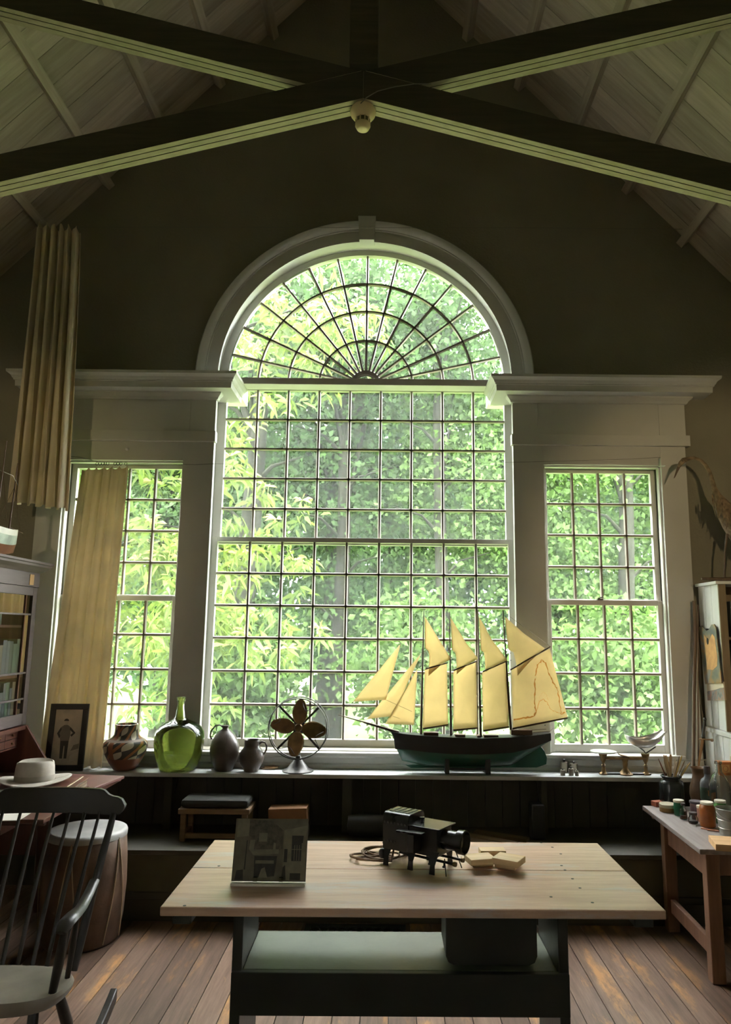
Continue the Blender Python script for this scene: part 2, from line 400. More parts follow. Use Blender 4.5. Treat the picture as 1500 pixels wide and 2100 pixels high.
w1 = sroot('window_1', 'large Palladian centre window with small square panes and a fanlight')
US, LS = 5.13, 5.085
sash(w1, 'upper_sash', lin(XC-1.014, XC+1.014, 9), lin(2.236, 3.335, 5), US, (XC-1.076, XC+1.076), (2.20, 3.37))
sash(w1, 'lower_sash', lin(XC-1.020, XC+1.020, 9), lin(.880, 2.212, 6), LS, (XC-1.076, XC+1.076), (.826, 2.245))
# fanlight
FY, FZ, FR = 5.13, 3.385, 1.016
q = MB(); NN = 64
for i in range(NN):
    a, b2 = PI*i/NN, PI*(i+1)/NN
    q.prism([(FR*math.cos(a), FR*math.sin(a)), (1.11*math.cos(a), 1.11*math.sin(a)), (1.11*math.cos(b2), 1.11*math.sin(b2)), (FR*math.cos(b2), FR*math.sin(b2))], lambda u, v, t: (XC+u, t, FZ+v), FY-.03, FY+.02)
q.box(XC-1.1, XC+1.1, FY-.03, FY+.02, FZ-.045, FZ+.004)
fan = q.build('fanlight_frame', M['sash'], w1)
RR = [FR, .78*FR, .563*FR, .338*FR, .095*FR]
for i in range(1, 14):
    a = PI*i/14; d = Vector((math.cos(a), 0, math.sin(a))); n = Vector((-math.sin(a), 0, math.cos(a)))
    p0 = Vector((XC, FY, FZ)) + d*RR[4]; p1 = Vector((XC, FY, FZ)) + d*FR
    q = MB(); sec = [(-.0065, -.018), (.0065, -.018), (.011, 0), (.006, .012), (-.006, .012), (-.011, 0)]
    q.loft([[p + n*u + Vector((0, v, 0)) for u, v in sec] for p in (p0, p1)]); q.build('radial_muntin', M['muntin'], fan)
for r in RR[1:4] + [RR[4]]:
    q = MB(); w_ = 1 if r > .15 else 2.2
    q.loft([[(XC+(r+u*w_)*math.cos(PI*i/40), FY+v, FZ+(r+u*w_)*math.sin(PI*i/40)) for u, v in sec] for i in range(41)]); q.build('arc_muntin', M['muntin'], fan)
for i in range(14):
    for j in range(4):
        a, b2 = PI*i/14, PI*(i+1)/14; am = (a+b2)/2; q = MB()
        q.add([(XC+r*math.cos(t), FY+.002, FZ+r*math.sin(t)) for r, t in ((RR[j+1], a), (RR[j], a), (RR[j], am), (RR[j], b2), (RR[j+1], b2), (RR[j+1], am))], [(0,1,2,3,4,5)])
        q.build('pane', M['glass'], fan)
q = MB(); q.prism([(RR[4]*math.cos(PI*i/12), RR[4]*math.sin(PI*i/12)) for i in range(13)], lambda u, v, t: (XC+u, t, FZ+v), FY-.004, FY+.004); q.build('hub_pane', M['glass'], fan)
# transom bar, jamb liners, stool
q = MB(); q.box(XC-1.037, XC+1.037, 4.975, 5.10, 3.336, 3.385); q.build('transom_bar', M['white'], w1, bevel=.003)
for s in (-1, 1):
    q = MB(); q.box(*sorted((XC+s*1.079, XC+s*1.064)), 5.035, 5.05, .83, 3.33); q.build('sash_bead', M['white'], w1)
q = MB(); q.box(XC-1.06, XC+1.06, 4.865, 5.1, .803, .826); q.build('sill', M['white'], w1, bevel=.004)
def side_window(nm, wn, label, xs, xl):
    wd = sroot(nm, label)
    sash(wd, 'upper_sash', xs, lin(1.832, 2.715, 4), 5.03, (wn[0]+.004, wn[1]-.004), (1.79, 2.745))
    sash(wd, 'lower_sash', xl, lin(.878, 1.79, 4), 4.995, (wn[0]+.004, wn[1]-.004), (.826, 1.825))
    for s, xx in ((1, wn[0]), (-1, wn[1])):
        q = MB(); q.box(xx, xx+s*.012, 4.925, 4.97, .826, 2.75); q.build('stop_bead', M['white'], wd, bevel=.002)
    q = MB(); q.box(wn[0], wn[1], 4.925, 4.97, 2.738, 2.75); q.build('head_bead', M['white'], wd, bevel=.002)
    q = MB(); q.box(wn[0]-.05, wn[1]+.05, 4.865, 5.0, .803, .826); q.build('sill', M['white'], wd, bevel=.004)
    return wd
side_window('window_2', LW, 'narrow left sash window half covered by a curtain', lin(-2.205, -1.470, 4), lin(-2.20, -1.475, 4))
w3 = side_window('window_3', RW, 'narrow right sash window with sixteen panes above and below', lin(1.100, 1.833, 4), lin(1.105, 1.83, 4))
q = MB(); p = atY(1232, 1228, 4.97); q.box(p.x-.02, p.x+.02, 4.965, 4.985, 1.825, 1.835); q.tube([(p.x-.015, 4.972, 1.838), (p.x+.022, 4.972, 1.846)], .004, 6); q.build('sash_lock', M['iron'], w3)
# ================================================================== trim
t1 = sroot('trim_1', 'white moulded arch around the fanlight with a keystone')
prof = [(1.038,4.935),(1.038,4.902),(1.120,4.900),(1.124,4.893),(1.132,4.893),(1.138,4.884),(1.150,4.874),(1.168,4.868),(1.182,4.866),(1.188,4.872),(1.193,4.882),(1.193,4.935)]
q = MB(); q.loft([[(XC+r*math.cos(PI*i/72), y, AZ+r*math.sin(PI*i/72)) for r, y in prof] for i in range(73)]); q.build('archivolt', M['white'], t1, smooth=25)
q = MB(); q.loft([[(XC+r*math.cos(PI*i/72), y, AZ+r*math.sin(PI*i/72)) for r, y in ((1.08,4.936),(1.092,4.936),(1.092,5.18),(1.08,5.18))] for i in range(73)]); q.build('arch_soffit', M['white'], t1, smooth=25)
q = MB(); q.loft([[(XC-.058*k, y0, AZ+r), (XC+.058*k, y0, AZ+r), (XC+.058*k, 4.935, AZ+r), (XC-.058*k, 4.935, AZ+r)] for r, k, y0 in ((1.026,.92,4.85),(1.10,1,4.845),(1.205,1.1,4.84),(1.206,1.1,4.84))]); q.build('keystone', M['white'], t1, bevel=.003)
def entablature(nm, side, label):
    """side -1 left, +1 right; a = distance from the middle"""
    t = sroot(nm, label); a0, a1 = 1.038, 2.243
    X = lambda a: XC + side*a
    def ring(p, z, yb=5.12):
        xi, xo = X(a0-p), X(a1+p*1.15); return [(xi, 4.9-p, z), (xo, 4.9-p, z), (xo, yb if False else 4.93, z), (xi, yb, z)]
    q = MB(); q.loft([ring(p, z) for p, z in ((.128,3.236),(.130,3.276),(.138,3.279),(.138,3.286),(.143,3.290),(.150,3.306),(.164,3.320),(.167,3.322),(.170,3.324),(.172,3.342),(.02,3.348))]); q.build('cornice', M['white'], t)
    q = MB(); q.loft([ring(p, z, 4.93) for p, z in ((.008,3.188),(.014,3.192),(.020,3.205),(.040,3.226),(.042,3.236))]); q.build('bed_moulding', M['white'], t)
    cuts = [a0, 1.215, 2.06, a1]
    for i in range(3):
        q = MB(); q.box(*sorted((X(cuts[i]), X(cuts[i+1]-(.0015 if i < 2 else 0)))), 4.9, 4.93, 2.958, 3.195); q.build('frieze_board', M['white'], t)
    q = MB(); q.box(*sorted((X(a0-.012), X(a1+.018))), 4.874, 4.932, 2.884, 2.960); q.build('band', M['white'], t, bevel=.002)
    q = MB(); q.box(*sorted((X(a0), X(1.2465))), 4.9, 4.93, .80, 2.886); q.build('pilaster', M['white'], t, bevel=.0015)
    q = MB(); q.box(*sorted((X(1.2475), X(2.0595))), 4.9, 4.93, 2.7505, 2.886); q.build('head_board', M['white'], t)
    q = MB(); q.box(*sorted((X(2.0605), X(a1-.01))), 4.9, 4.93, .80, 2.886); q.build('outer_casing', M['white'], t, bevel=.0015)
    q = MB(); q.box(*sorted((X(a0+.042), X(a0+.052))), 4.932, 5.18, .826, 3.36); q.build('inner_jamb', M['white'], t)
    q = MB(); q.box(*sorted((X(a0), X(a0+.05))), 4.93, 4.945, .826, 3.36); q.build('jamb_stop', M['white'], t)
    return t
entablature('trim_2', -1, 'white cornice, frieze and casings around the left window')
entablature('trim_3', 1, 'white cornice, frieze and casings around the right window')
# apron under the sills
ap = sroot('trim_4', 'white moulded apron under the window sills')
q = MB(); q.prism([(4.93,.725),(4.885,.725),(4.885,.745),(4.892,.752),(4.9,.757),(4.9,.790),(4.89,.803),(4.93,.803)], lambda u, v, t: (t, u, v), -2.45, 2.08); q.build('apron_board', M['white'], ap)
# outside cornice ends seen through the top corner panes
ex = sroot('trim_5', 'white outside cornice ends beyond the top corner panes')
for s in (-1, 1):
    q = MB(); q.box(*sorted((XC+s*1.2, XC+s*.92)), 5.19, 5.40, 3.30, 3.42); q.build('outside_cornice', M['white'], ex, bevel=.004)
# ---- wall below the shelf: boards, long low bench
wb = sroot('baseboard_front', 'dark green vertical boarding below the window shelf')
q = MB(); q.box(0, .108, 4.905, 4.93, 0, .70); b0 = q.build('wall_board', M['wains'], wb, bevel=.002); x = WL; k = 0
while x < WR - .1:
    o = b0 if k == 0 else link('wall_board', b0.data, wb); o.location = (x, 0, 0); x += .112; k += 1
lb = thing('low_bench', 'long low painted bench running along the wall under the window shelf', 'bench', (0, 4.6, 0))
X0, X1 = -1.88, 1.98
q = MB(); q.box(X0, X1, 4.335, 4.9, .35, .375); q.build('bench_top', M['wains'], lb, bevel=.003)
for i, (a, b2) in enumerate(((X0, -.62), (-.615, .66), (.665, X1))):
    q = MB(); q.box(a, b2, 4.36, 4.385, .12, .348); q.build('front_panel', mat('bench_front_paint', (.085,.082,.045), .6), lb, bevel=.002)
q = MB(); q.box(X0, X1, 4.345, 4.37, .115, .15); q.build('moulding', M['wains'], lb, bevel=.004)
q = MB(); q.box(X0, X1, 4.35, 4.39, 0, .113); q.build('plinth', M['wains'], lb, bevel=.002)
# ---- window shelf
ws = thing('window_shelf', 'long grey painted shelf under the windows carrying the pots and the ship', 'shelf', (0, 4.8, .70))
q = MB(); q.box(-2.12, 2.02, 4.69, 4.884, .700, .725); q.build('shelf_board', M['shelf'], ws, bevel=.003)
for px, wdt in ((345, .05), (712, .06), (1116, .04)):
    p = atY(px, 1650, 4.76); q = MB(); q.box(p.x-wdt/2, p.x+wdt/2, 4.74, 4.79, .375, .70); q.build('post', M['wains'], ws, bevel=.003)
    q = MB(); q.bar((p.x, 4.79, .52), (p.x, 4.90, .66), .03, .03, (1,0,0)); q.build('bracket', M['wains'], ws)

# ---- warm picture spots on the back rafters, aimed at the two front corners
def spot(name, label, loc, tgt, energy, size, blend=.6):
    t = thing(name, label, 'lamp', loc)
    d = (Vector(tgt)-Vector(loc)).normalized(); rq = d.to_track_quat('-Z', 'Y')
    R3 = rq.to_matrix()
    MB().lathe([(.045,-.02),(.05,-.02),(.05,.10),(.035,.13),(0,.13),(0,.125),(.032,.125),(.045,.095)], 24, mx=R3).build('shade', M['black'], t, smooth=40, local=True)
    MB().tube([R3 @ Vector((0,0,.12)), Vector((0,-.05,.30)), Vector((0,-.05,.6))], .01, 8).build('arm', M['black'], t, local=True)
    l = bpy.data.lights.new(name+'_light', 'SPOT'); l.energy = energy; l.spot_size = math.radians(size); l.spot_blend = blend; l.color = (1, .74, .42); l.shadow_soft_size = .04
    o = bpy.data.objects.new(name+'_light', l); COL.objects.link(o); o.parent = t; o.rotation_euler = rq.to_euler(); o.location = d*.03
spot('spot_lamp', 'small black spot lamp behind the viewer aimed at the right corner', (1.9, -1.2, 2.9), (2.35, 4.9, 2.0), SPOT_R, 30)
spot('spot_lamp', 'small black spot lamp behind the viewer aimed at the left corner', (-2.1, -1.2, 2.9), (-2.75, 4.6, 2.1), SPOT_L, 30)
# ================================================================== outside: lawn, trees, shrubs
def leaf_mat(name, col, trans=.5, var=.35, cola=None):
    m, nt, b = _nt(name); L = nt.links.new
    tc = _n(nt, 'ShaderNodeTexCoord'); no = _n(nt, 'ShaderNodeTexNoise'); no.inputs['Scale'].default_value = 1.7; no.inputs['Detail'].default_value = 8; no.inputs['Roughness'].default_value = .75
    L(tc.outputs['Object'], no.inputs['Vector'])
    c2 = cola or tuple(min(1, x*(1+var)) for x in col)
    r = _ramp(nt, [(.35, tuple(x*(1-var) for x in col)), (.65, c2)]); L(no.outputs[0], r.inputs[0]); L(r.outputs[0], b.inputs['Base Color'])
    b.inputs['Roughness'].default_value = .42; b.inputs['Specular IOR Level'].default_value = .14
    t = _n(nt, 'ShaderNodeBsdfTranslucent'); hs = _n(nt, 'ShaderNodeHueSaturation'); hs.inputs['Value'].default_value = 1.5; hs.inputs['Saturation'].default_value = 1.1
    L(r.outputs[0], hs.inputs['Color']); L(hs.outputs[0], t.inputs[0])
    mx = _n(nt, 'ShaderNodeMixShader'); mx.inputs[0].default_value = trans; L(b.outputs[0], mx.inputs[1]); L(t.outputs[0], mx.inputs[2])
    L(mx.outputs[0], nt.nodes['Material Output'].inputs[0]); return m
M['leafA'] = leaf_mat('long_leaf', (.056,.098,.021), .5, .38, (.115,.160,.036))
M['leafB'] = leaf_mat('maple_leaf', (.039,.074,.024), .5)
M['leafC'] = leaf_mat('deep_leaf', (.019,.042,.016), .45)
M['leafD'] = leaf_mat('shrub_leaf', (.053,.095,.026), .5)
M['catkin'] = leaf_mat('catkin', (.30,.29,.13), .4, .15)
M['bark'] = mat('bark', (.014,.015,.011), 1.0, var=.35, scale=3, sc3=(3,3,.6), bump=.5, spec=.08)
M['grass'] = mat('lawn', (.11,.16,.045), .9, var=.4, scale=2, bump=.4)
rng = np.random.default_rng(11)
def raw(name, V, Fc, m, parent):
    me = bpy.data.meshes.new(name); n = len(V); me.vertices.add(n); me.vertices.foreach_set('co', np.asarray(V, dtype=np.float32).ravel())
    k = Fc.shape[1]; me.loops.add(Fc.size); me.loops.foreach_set('vertex_index', Fc.astype(np.int32).ravel())
    me.polygons.add(len(Fc)); me.polygons.foreach_set('loop_start', np.arange(len(Fc), dtype=np.int32)*k); me.update(calc_edges=True)
    me.materials.append(m); o = bpy.data.objects.new(name, me); COL.objects.link(o); o.parent = parent; return o
def rot_basis(n, droop=0.0, spread=1.0):
    d = rng.normal(size=(n, 3)); d[:, 2] = d[:, 2]*spread - droop; d /= np.linalg.norm(d, axis=1, keepdims=True)
    s = np.cross(d, rng.normal(size=(n, 3))); s /= np.linalg.norm(s, axis=1, keepdims=True); return d, s
def leaves(P, length, width, droop=0.0, spread=1.0, fold=.25):
    """folded diamond leaves: two triangles pairs sharing the midrib"""
    n = len(P); d, s = rot_basis(n, droop, spread); u = np.cross(d, s)
    L = (length*(.6+.8*rng.random(n)))[:, None]; W = L*(width/length)
    base = P; tip = P + d*L - np.array([0, 0, .15])*L*droop; mid = P + d*L*.45
    l = mid + s*W/2 + u*W*fold; r = mid - s*W/2 + u*W*fold
    V = np.stack([base, l, tip, r], 1).reshape(-1, 3); i = np.arange(n)*4
    Fc = np.concatenate([np.stack([i, i+1, i+2], 1), np.stack([i, i+2, i+3], 1)]); return V, Fc
def clumps(n, centre, rad, clump, rc):
    """points gathered in clumps spread over the shell of an ellipsoid crown"""
    k = max(1, n//clump); d = rng.normal(size=(k, 3)); d /= np.linalg.norm(d, axis=1, keepdims=True)
    r = rng.random(k)**.45; C = np.asarray(centre) + d*r[:, None]*np.asarray(rad)
    P = np.repeat(C, clump, 0) + rng.normal(size=(k*clump, 3))*rc*np.array([1, 1, .6]); return P, C
GZ = -.5
og = MB(); og.box(-70, 70, -60, 90, GZ-.3, GZ); tag(og.build('lawn', M['grass']), 'green lawn under the trees outside the window', 'lawn', kind='structure')
def tree(name, label, x, y, tr, hc, rad, m, n, ll, lw, trunk=True, droop=.2, clump=70, rc=.30, lean=(0, 0), cat='tree', group='trees outside the window'):
    t = thing(name, label, cat, (x, y, GZ), 0, group)
    P, C = clumps(n, (lean[0], lean[1], hc-GZ), rad, clump, rc); P = P[P[:, 2] > .15]
    P = P[P[:, 1] + y > 6.2]
    V, Fc = leaves(P, ll, lw, droop); raw('foliage', V, Fc, m, t)
    if trunk:
        q = MB(); z1 = hc-GZ; pts = [(lean[0]*f**2 + tr*.5*math.sin(5*f+x), lean[1]*f**2, z1*f) for f in (0, .1, .3, .5, .75, 1)]
        q.tube(pts, [tr*1.5, tr*1.1, tr, tr*.9, tr*.7, tr*.35], 10)
        q.build('trunk', M['bark'], t, smooth=60, local=True)
        for c in C[:: max(1, len(C)//10)][:10]:
            b = Vector(pts[3]).lerp(Vector(pts[5]), rng.random()); c = Vector(c)
            if (c-b).length < .4 or c.y + y < 6.3: continue
            MB().tube([b, b.lerp(c, .5)+Vector((0,0,.15)), c], [tr*.35, tr*.2, tr*.06], 6).build('branch', M['bark'], t, smooth=60, local=True)
    return t
# near tree with long hanging leaves and cream catkins, left
t = thing('chestnut_tree', 'nearest tree on the left with long drooping bright leaves and cream catkins', 'tree', (-5.2, 10.2, GZ), 0, 'trees outside the window')
Pn = []; 
for (cx, cy, cz, rx, ry, rz, n) in ((1.2, -1.0, 5.2, 2.6, 1.2, 2.3, 230), (2.6, -.4, 2.4, 1.8, 1.0, 1.6, 120), (-1.2, -.8, 3.4, 2.0, 1.1, 2.6, 170), (3.4, .2, 6.6, 1.9, 1.0, 1.2, 90), (1.0, .2, 3.6, 3.2, 1.0, 2.6, 150)):
    d = rng.normal(size=(n, 3)); d /= np.linalg.norm(d, axis=1, keepdims=True); Pn.append(np.array([cx, cy, cz]) + d*(rng.random(n)**.5)[:, None]*np.array([rx, ry, rz]))
R = np.concatenate(Pn); R = R[R[:, 2] > .3]
rep = np.repeat(R, 16, 0) + rng.normal(size=(len(R)*16, 3))*np.array([.10, .10, .06])
n = len(rep); d = rng.normal(size=(n, 3))*np.array([.9, .9, .45]) + np.array([0, 0, -.55]); d /= np.linalg.norm(d, axis=1, keepdims=True)
s = np.cross(d, rng.normal(size=(n, 3))); s /= np.linalg.norm(s, axis=1, keepdims=True); L = (.20*(.7+.6*rng.random(n)))[:, None]
b = rep; m1 = b + d*L*.35 + s*L*.13; m2 = b + d*L*.35 - s*L*.13; e = b + d*L*.8; e[:, 2] -= L[:, 0]*.10; l1 = e + s*L*.07; l2 = e - s*L*.07; tp = b + d*L; tp[:, 2] -= L[:, 0]*.28
V = np.stack([b, m1, l1, tp, l2, m2], 1).reshape(-1, 3); i = np.arange(n)*6
raw('foliage', V, np.concatenate([np.stack([i, i+1, i+5, i+5], 1)[:, :3], np.stack([i+1, i+2, i+5], 1), np.stack([i+2, i+4, i+5], 1), np.stack([i+2, i+3, i+4], 1)]), M['leafA'], t)
Rc = R[rng.random(len(R)) < .30]; rep = np.repeat(Rc, 9, 0) + np.array([0, 0, .05]); n = len(rep)
d = rng.normal(size=(n, 3)); d[:, 2] = np.abs(d[:, 2])*.5; d /= np.linalg.norm(d, axis=1, keepdims=True); s = np.cross(d, rng.normal(size=(n, 3))); s /= np.linalg.norm(s, axis=1, keepdims=True)
L = (.17*(.7+.6*rng.random(n)))[:, None]; b = rep; md = b + d*L*.6; tp = b + d*L; tp[:, 2] -= .05; md2 = md + s*.012; md1 = md - s*.012
V = np.stack([b, md1, tp, md2], 1).reshape(-1, 3); i = np.arange(n)*4
raw('catkins', V, np.concatenate([np.stack([i, i+1, i+2], 1), np.stack([i, i+2, i+3], 1)]), M['catkin'], t)['kind'] = 'stuff'
q = MB(); q.tube([(0,.6,0), (.05,.6,1.5), (-.1,.5,3.5), (.2,.4,6)], [.42,.34,.28,.12], 12); q.build('trunk', M['bark'], t, smooth=60, local=True)
for c in R[::70]:
    b = Vector((0, .5, 1.5+.5*c[2])); c = Vector(c); MB().tube([b, b.lerp(c, .55)+Vector((0,0,.2)), c], [.07,.045,.012], 6).build('branch', M['bark'], t, smooth=60, local=True)
# the wood behind, nearest first; every tree has its own crown
TR = [('maple_tree', 'middle maple with a slim grey trunk rising behind the fan', -1.2, 14.5, .17, 5.4, (2.5, 1.5, 4.3), 'leafB', 26000, .12, .085),
      ('maple_tree', 'pale maple right of centre behind the ship sails', 2.4, 13.6, .14, 5.0, (2.3, 1.4, 4.0), 'leafD', 24000, .11, .08),
      ('maple_tree', 'leaning maple filling the narrow right window', 6.2, 14.0, .20, 4.4, (2.4, 1.5, 3.7), 'leafD', 22000, .11, .08),
      ('maple_tree', 'maple between the left window and the centre window', -4.6, 15.0, .18, 4.8, (2.6, 1.5, 4.0), 'leafB', 22000, .12, .085),
      ('forest_tree', 'dark tall tree at the far left behind the curtain', -10.5, 19.0, .25, 5.0, (3.4, 2.0, 4.6), 'leafC', 13000, .22, .16),
      ('forest_tree', 'dark tall tree far behind the left part of the centre window', -5.2, 21.0, .26, 5.6, (3.4, 2.0, 5.2), 'leafC', 17000, .20, .15),
      ('forest_tree', 'dark tall tree far behind the middle of the centre window', .2, 20.0, .26, 6.2, (3.2, 2.0, 6.0), 'leafC', 17000, .20, .15),
      ('forest_tree', 'dark tall tree far behind the right part of the centre window', 5.0, 21.5, .26, 5.4, (3.4, 2.0, 5.0), 'leafC', 17000, .20, .15),
      ('forest_tree', 'dark tall tree at the far right behind the narrow window', 9.8, 19.5, .26, 5.2, (3.4, 2.0, 5.0), 'leafC', 13000, .22, .16)]
for (nm, lb_, x, y, trk, hc, rad, mk, n, ll, lw) in TR: tree(nm, lb_, x, y, trk, hc, rad, M[mk], n, ll, lw)
for px, y, r_, lb_ in ((505, 12.6, .20, 'slim tree with a bare pale trunk beyond the left part of the centre window'), (694, 13.4, .14, 'slim tree with a bare trunk seen above the ship bowsprit'), (905, 12.9, .12, 'slim tree with a bare trunk seen behind the ship sails'), (1292, 12.8, .15, 'slim tree with a bare trunk in the middle of the right window')):
    x = atY(px, 1300, y).x; t = tree('slim_tree', lb_, x, y, r_, 7.6, (1.5, 1.0, 2.4), M['leafB'], 6000, .12, .085)
    for k in range(5):
        z = 2.2 + .8*k; s = 1 if k % 2 else -1; MB().tube([(0, 0, z), (s*.35, -.1, z+.35), (s*.9, -.2, z+.5)], [r_*.3, r_*.18, r_*.05], 6).build('branch', M['bark'], t, smooth=60, local=True)
for i, (x, y, h, lb_) in enumerate(((-7.5, 13.0, 1.0, 'low shrub outside at the far left'), (-2.6, 12.4, .9, 'low shrub outside beyond the two brown jugs'), (.6, 12.6, 1.0, 'low shrub outside beyond the electric fan and ship bow'),
                                  (3.6, 12.2, .9, 'low shrub outside beyond the ship stern'), (6.6, 12.4, 1.0, 'low shrub outside beyond the balance scale'))):
    tree('shrub', lb_, x, y, .05, h, (1.35, .9, 1.2), M['leafD'], 6000, .13, .09, trunk=False, cat='shrub', group='shrubs outside the window')
q = MB()
hedge = thing('woodland_edge', 'continuous dark woodland edge closing the view behind the trees', 'woodland', (0, 27, GZ))
n = 26000; P = np.stack([rng.uniform(-22, 22, n), rng.normal(size=n)*1.0, rng.random(n)**.8*9.2], 1); V, Fc = leaves(P, .42, .32, .2); o = raw('foliage', V, Fc, M['leafC'], hedge)
for o in list(bpy.data.objects):
    if o.name.split('.')[0] == 'foliage': o['kind'] = 'stuff'
# ================================================================== curtains
def curtain(name, label, tl, tr_, bl, br, Y, folds, amp, hook=None, yb=None, seed=1, nu=200, nv=40, flare=1.0, scallop=.02):
    rn = random.Random(seed); ph = [rn.uniform(0, 6.28) for _ in range(6)]
    TL, TR2, BL, BR = (atY(*p, Y) for p in (tl, tr_, bl, br))
    t = thing(name, label, 'curtain', (BL.lerp(BR, .5).x, Y, BL.z))
    def fn(u, v):
        uu = u + .03*math.sin(2*PI*u*2+ph[0])
        p = BL.lerp(BR, uu).lerp(TL.lerp(TR2, uu), v)
        k = (1-v)*flare + v*.55
        w_ = 1.5 - 2.6*abs(math.sin(PI*folds*uu + ph[1] + .35*math.sin(3*v+ph[2])))**.75 + .4*math.sin(2*PI*folds*1.73*uu + ph[3] + .8*v)
        y = amp*k*w_
        x = amp*.35*k*math.cos(2*PI*folds*uu + ph[1])
        z = scallop*math.sin(2*PI*folds*uu+ph[4])*(1 if v > .97 else .5 if v < .02 else 0) if (v > .97 or v < .02) else 0
        sl = (p.x + x, Y + y + (yb or 0)*(1-v), p.z + z)
        return sl
    MB().grid(fn, nu, nv).build('cloth', M['curtain'], t, smooth=180, solid=.003)
    return t, fn
c1, f1 = curtain('curtain', 'tall cream curtain bunched high at the left, hanging clear of the cornice', (74, 462), (163, 472), (20, 1030), (140, 1046), 4.60, 6.0, .042, seed=3, scallop=.018)
q = MB()
for i in range(1, 9):
    q = MB(); u = i/9; p = Vector(f1(u, .985)); q.tube([p + Vector((0, .012, -.05)), p + Vector((0, .012, .012))], .003, 6); q.build('heading_pleat', M['curtain'], c1)
c2, f2 = curtain('curtain', 'cream curtain on a wire across the narrow left window, falling to the shelf', (174, 962), (268, 958), (85, 1570), (214, 1573), 4.812, 6.0, .026, seed=5, scallop=.012)
for k, px in enumerate((199, 205, 211, 216, 221, 236, 242, 248, 258)):
    p = atY(px, 951, 4.84); q = MB(); q.tube([p + Vector((.009*math.cos(a), .002*math.sin(3*a), .011*math.sin(a))) for a in [2*PI*i/14 for i in range(14)]], .0016, 5, closed=True); q.build('ring', M['iron'], c2, smooth=60)
def wire(name, label, pts, Y, r=.0012, cat='wire'):
    return tag(MB().tube([atY(x, y, Y) for x, y in pts], r, 5).build(name, M['wire']), label, cat)
wire('curtain_wire', 'thin curtain wire strung across the left window with the rings', ((128, 934), (165, 938), (200, 947), (260, 950), (375, 952), (400, 953), (440, 951)), 4.845, .0018)
wire('curtain_wire', 'thin wire across the centre window just above its middle', ((441, 951), (600, 952), (800, 954), (1050, 948)), 4.845, .0012)
wire('curtain_wire', 'thin wire over the right window running to the white hook', ((1051, 948), (1180, 945), (1300, 941), (1355, 938)), 4.845, .0014)
wire('curtain_wire', 'long thin wire stretched across the wall over the arch', ((140, 466), (480, 466), (740, 467), (1040, 467), (1400, 470)), 4.62, .0012)
q = MB(); p = atY(1357, 954, 4.86); q.box(p.x-.004, p.x+.004, 4.855, 4.90, p.z, p.z+.055); q.box(p.x-.006, p.x+.03, 4.855, 4.90, p.z-.004, p.z+.001); tag(q.build('curtain_hook', M['white'], bevel=.001), 'small white bracket hook at the corner of the right window', 'hook')
p = atY(261, 921, 4.89); q = MB(); q.sphere((p.x, 4.885, p.z), .012, .014, .012); q.tube([(p.x, 4.89, p.z), (p.x, 4.902, p.z)], .006, 8); tag(q.build('round_knob', M['sash'], smooth=60), 'small round white knob screwed to the board over the left window', 'hook')  # plain round knob on the head board
# ================================================================== things on the window shelf
SH = .725
def on_shelf(px, py): return atZ(px, py, SH)
# ---- framed photograph leaning
p0 = Vector((-2.01, 4.703, SH)); pf = thing('framed_photograph', 'black framed old photograph of a standing man leaning at the left end of the shelf', 'picture', p0, math.radians(4))
tilt = math.radians(5); W_, H_, B_ = .235, .405, .035
def fr(u, v, t): return (u - W_/2*0, t*math.cos(tilt) + v*math.sin(tilt), v*math.cos(tilt) - t*math.sin(tilt))
fx = lambda a, b_, c_, d_, ta, tb: MB().prism([(a, c_), (b_, c_), (b_, d_), (a, d_)], fr, ta, tb)
M['frame'] = mat('frame_black', (.018,.017,.016), .4, var=.3)
for (a, b_, c_, d_) in ((-W_/2, W_/2, .002, B_+.002), (-W_/2, W_/2, H_-B_, H_), (-W_/2, -W_/2+B_, B_+.002, H_-B_), (W_/2-B_, W_/2, B_+.002, H_-B_)):
    fx(a, b_, c_, d_, 0, .018).build('frame_side', M['frame'], pf, bevel=.002, local=True)
pr = fx(-W_/2+B_-.004, W_/2-B_+.004, B_-.002, H_-B_+.004, .006, .012).build('print', mat('sepia_print', (.42,.37,.28), .5, var=.25, scale=9), pf, local=True)
def patch(poly, m, parent, fn, t0, t1, name='printed_shape'): return MB().prism(poly, fn, t0, t1).build(name, m, parent, local=True)
DK, MD, LT = mat('print_dark', (.045,.04,.034), .6), mat('print_mid', (.16,.14,.105), .6), mat('print_light', (.40,.36,.28), .6)
cx = -.012
patch([(cx-.02,.075),(cx-.004,.075),(cx-.002,.15),(cx+.004,.15),(cx+.006,.075),(cx+.022,.075),(cx+.026,.19),(cx-.026,.19)], DK, pr, fr, .0052, .0058, 'printed_trousers')
patch([(cx-.026,.18),(cx+.026,.18),(cx+.032,.22),(cx+.030,.262),(cx+.010,.276),(cx-.010,.276),(cx-.030,.262),(cx-.036,.22)], MD, pr, fr, .0050, .0056, 'printed_shirt')
patch([(cx-.030,.262),(cx-.050,.225),(cx-.034,.195),(cx-.028,.21),(cx-.036,.225),(cx-.024,.25)], DK, pr, fr, .0049, .0055, 'printed_arm')
patch([(cx+.030,.262),(cx+.062,.228),(cx+.040,.205),(cx+.032,.215),(cx+.046,.228),(cx+.024,.25)], DK, pr, fr, .0049, .0055, 'printed_arm')
patch([(cx+.013*math.cos(a), .294+.018*math.sin(a)) for a in [2*PI*i/14 for i in range(14)]], LT, pr, fr, .0050, .0056, 'printed_head')
patch([(cx+.015*math.cos(a), .300+.014*math.sin(a)) for a in [PI*i/9 for i in range(10)]], DK, pr, fr, .0047, .0054, 'printed_hair')
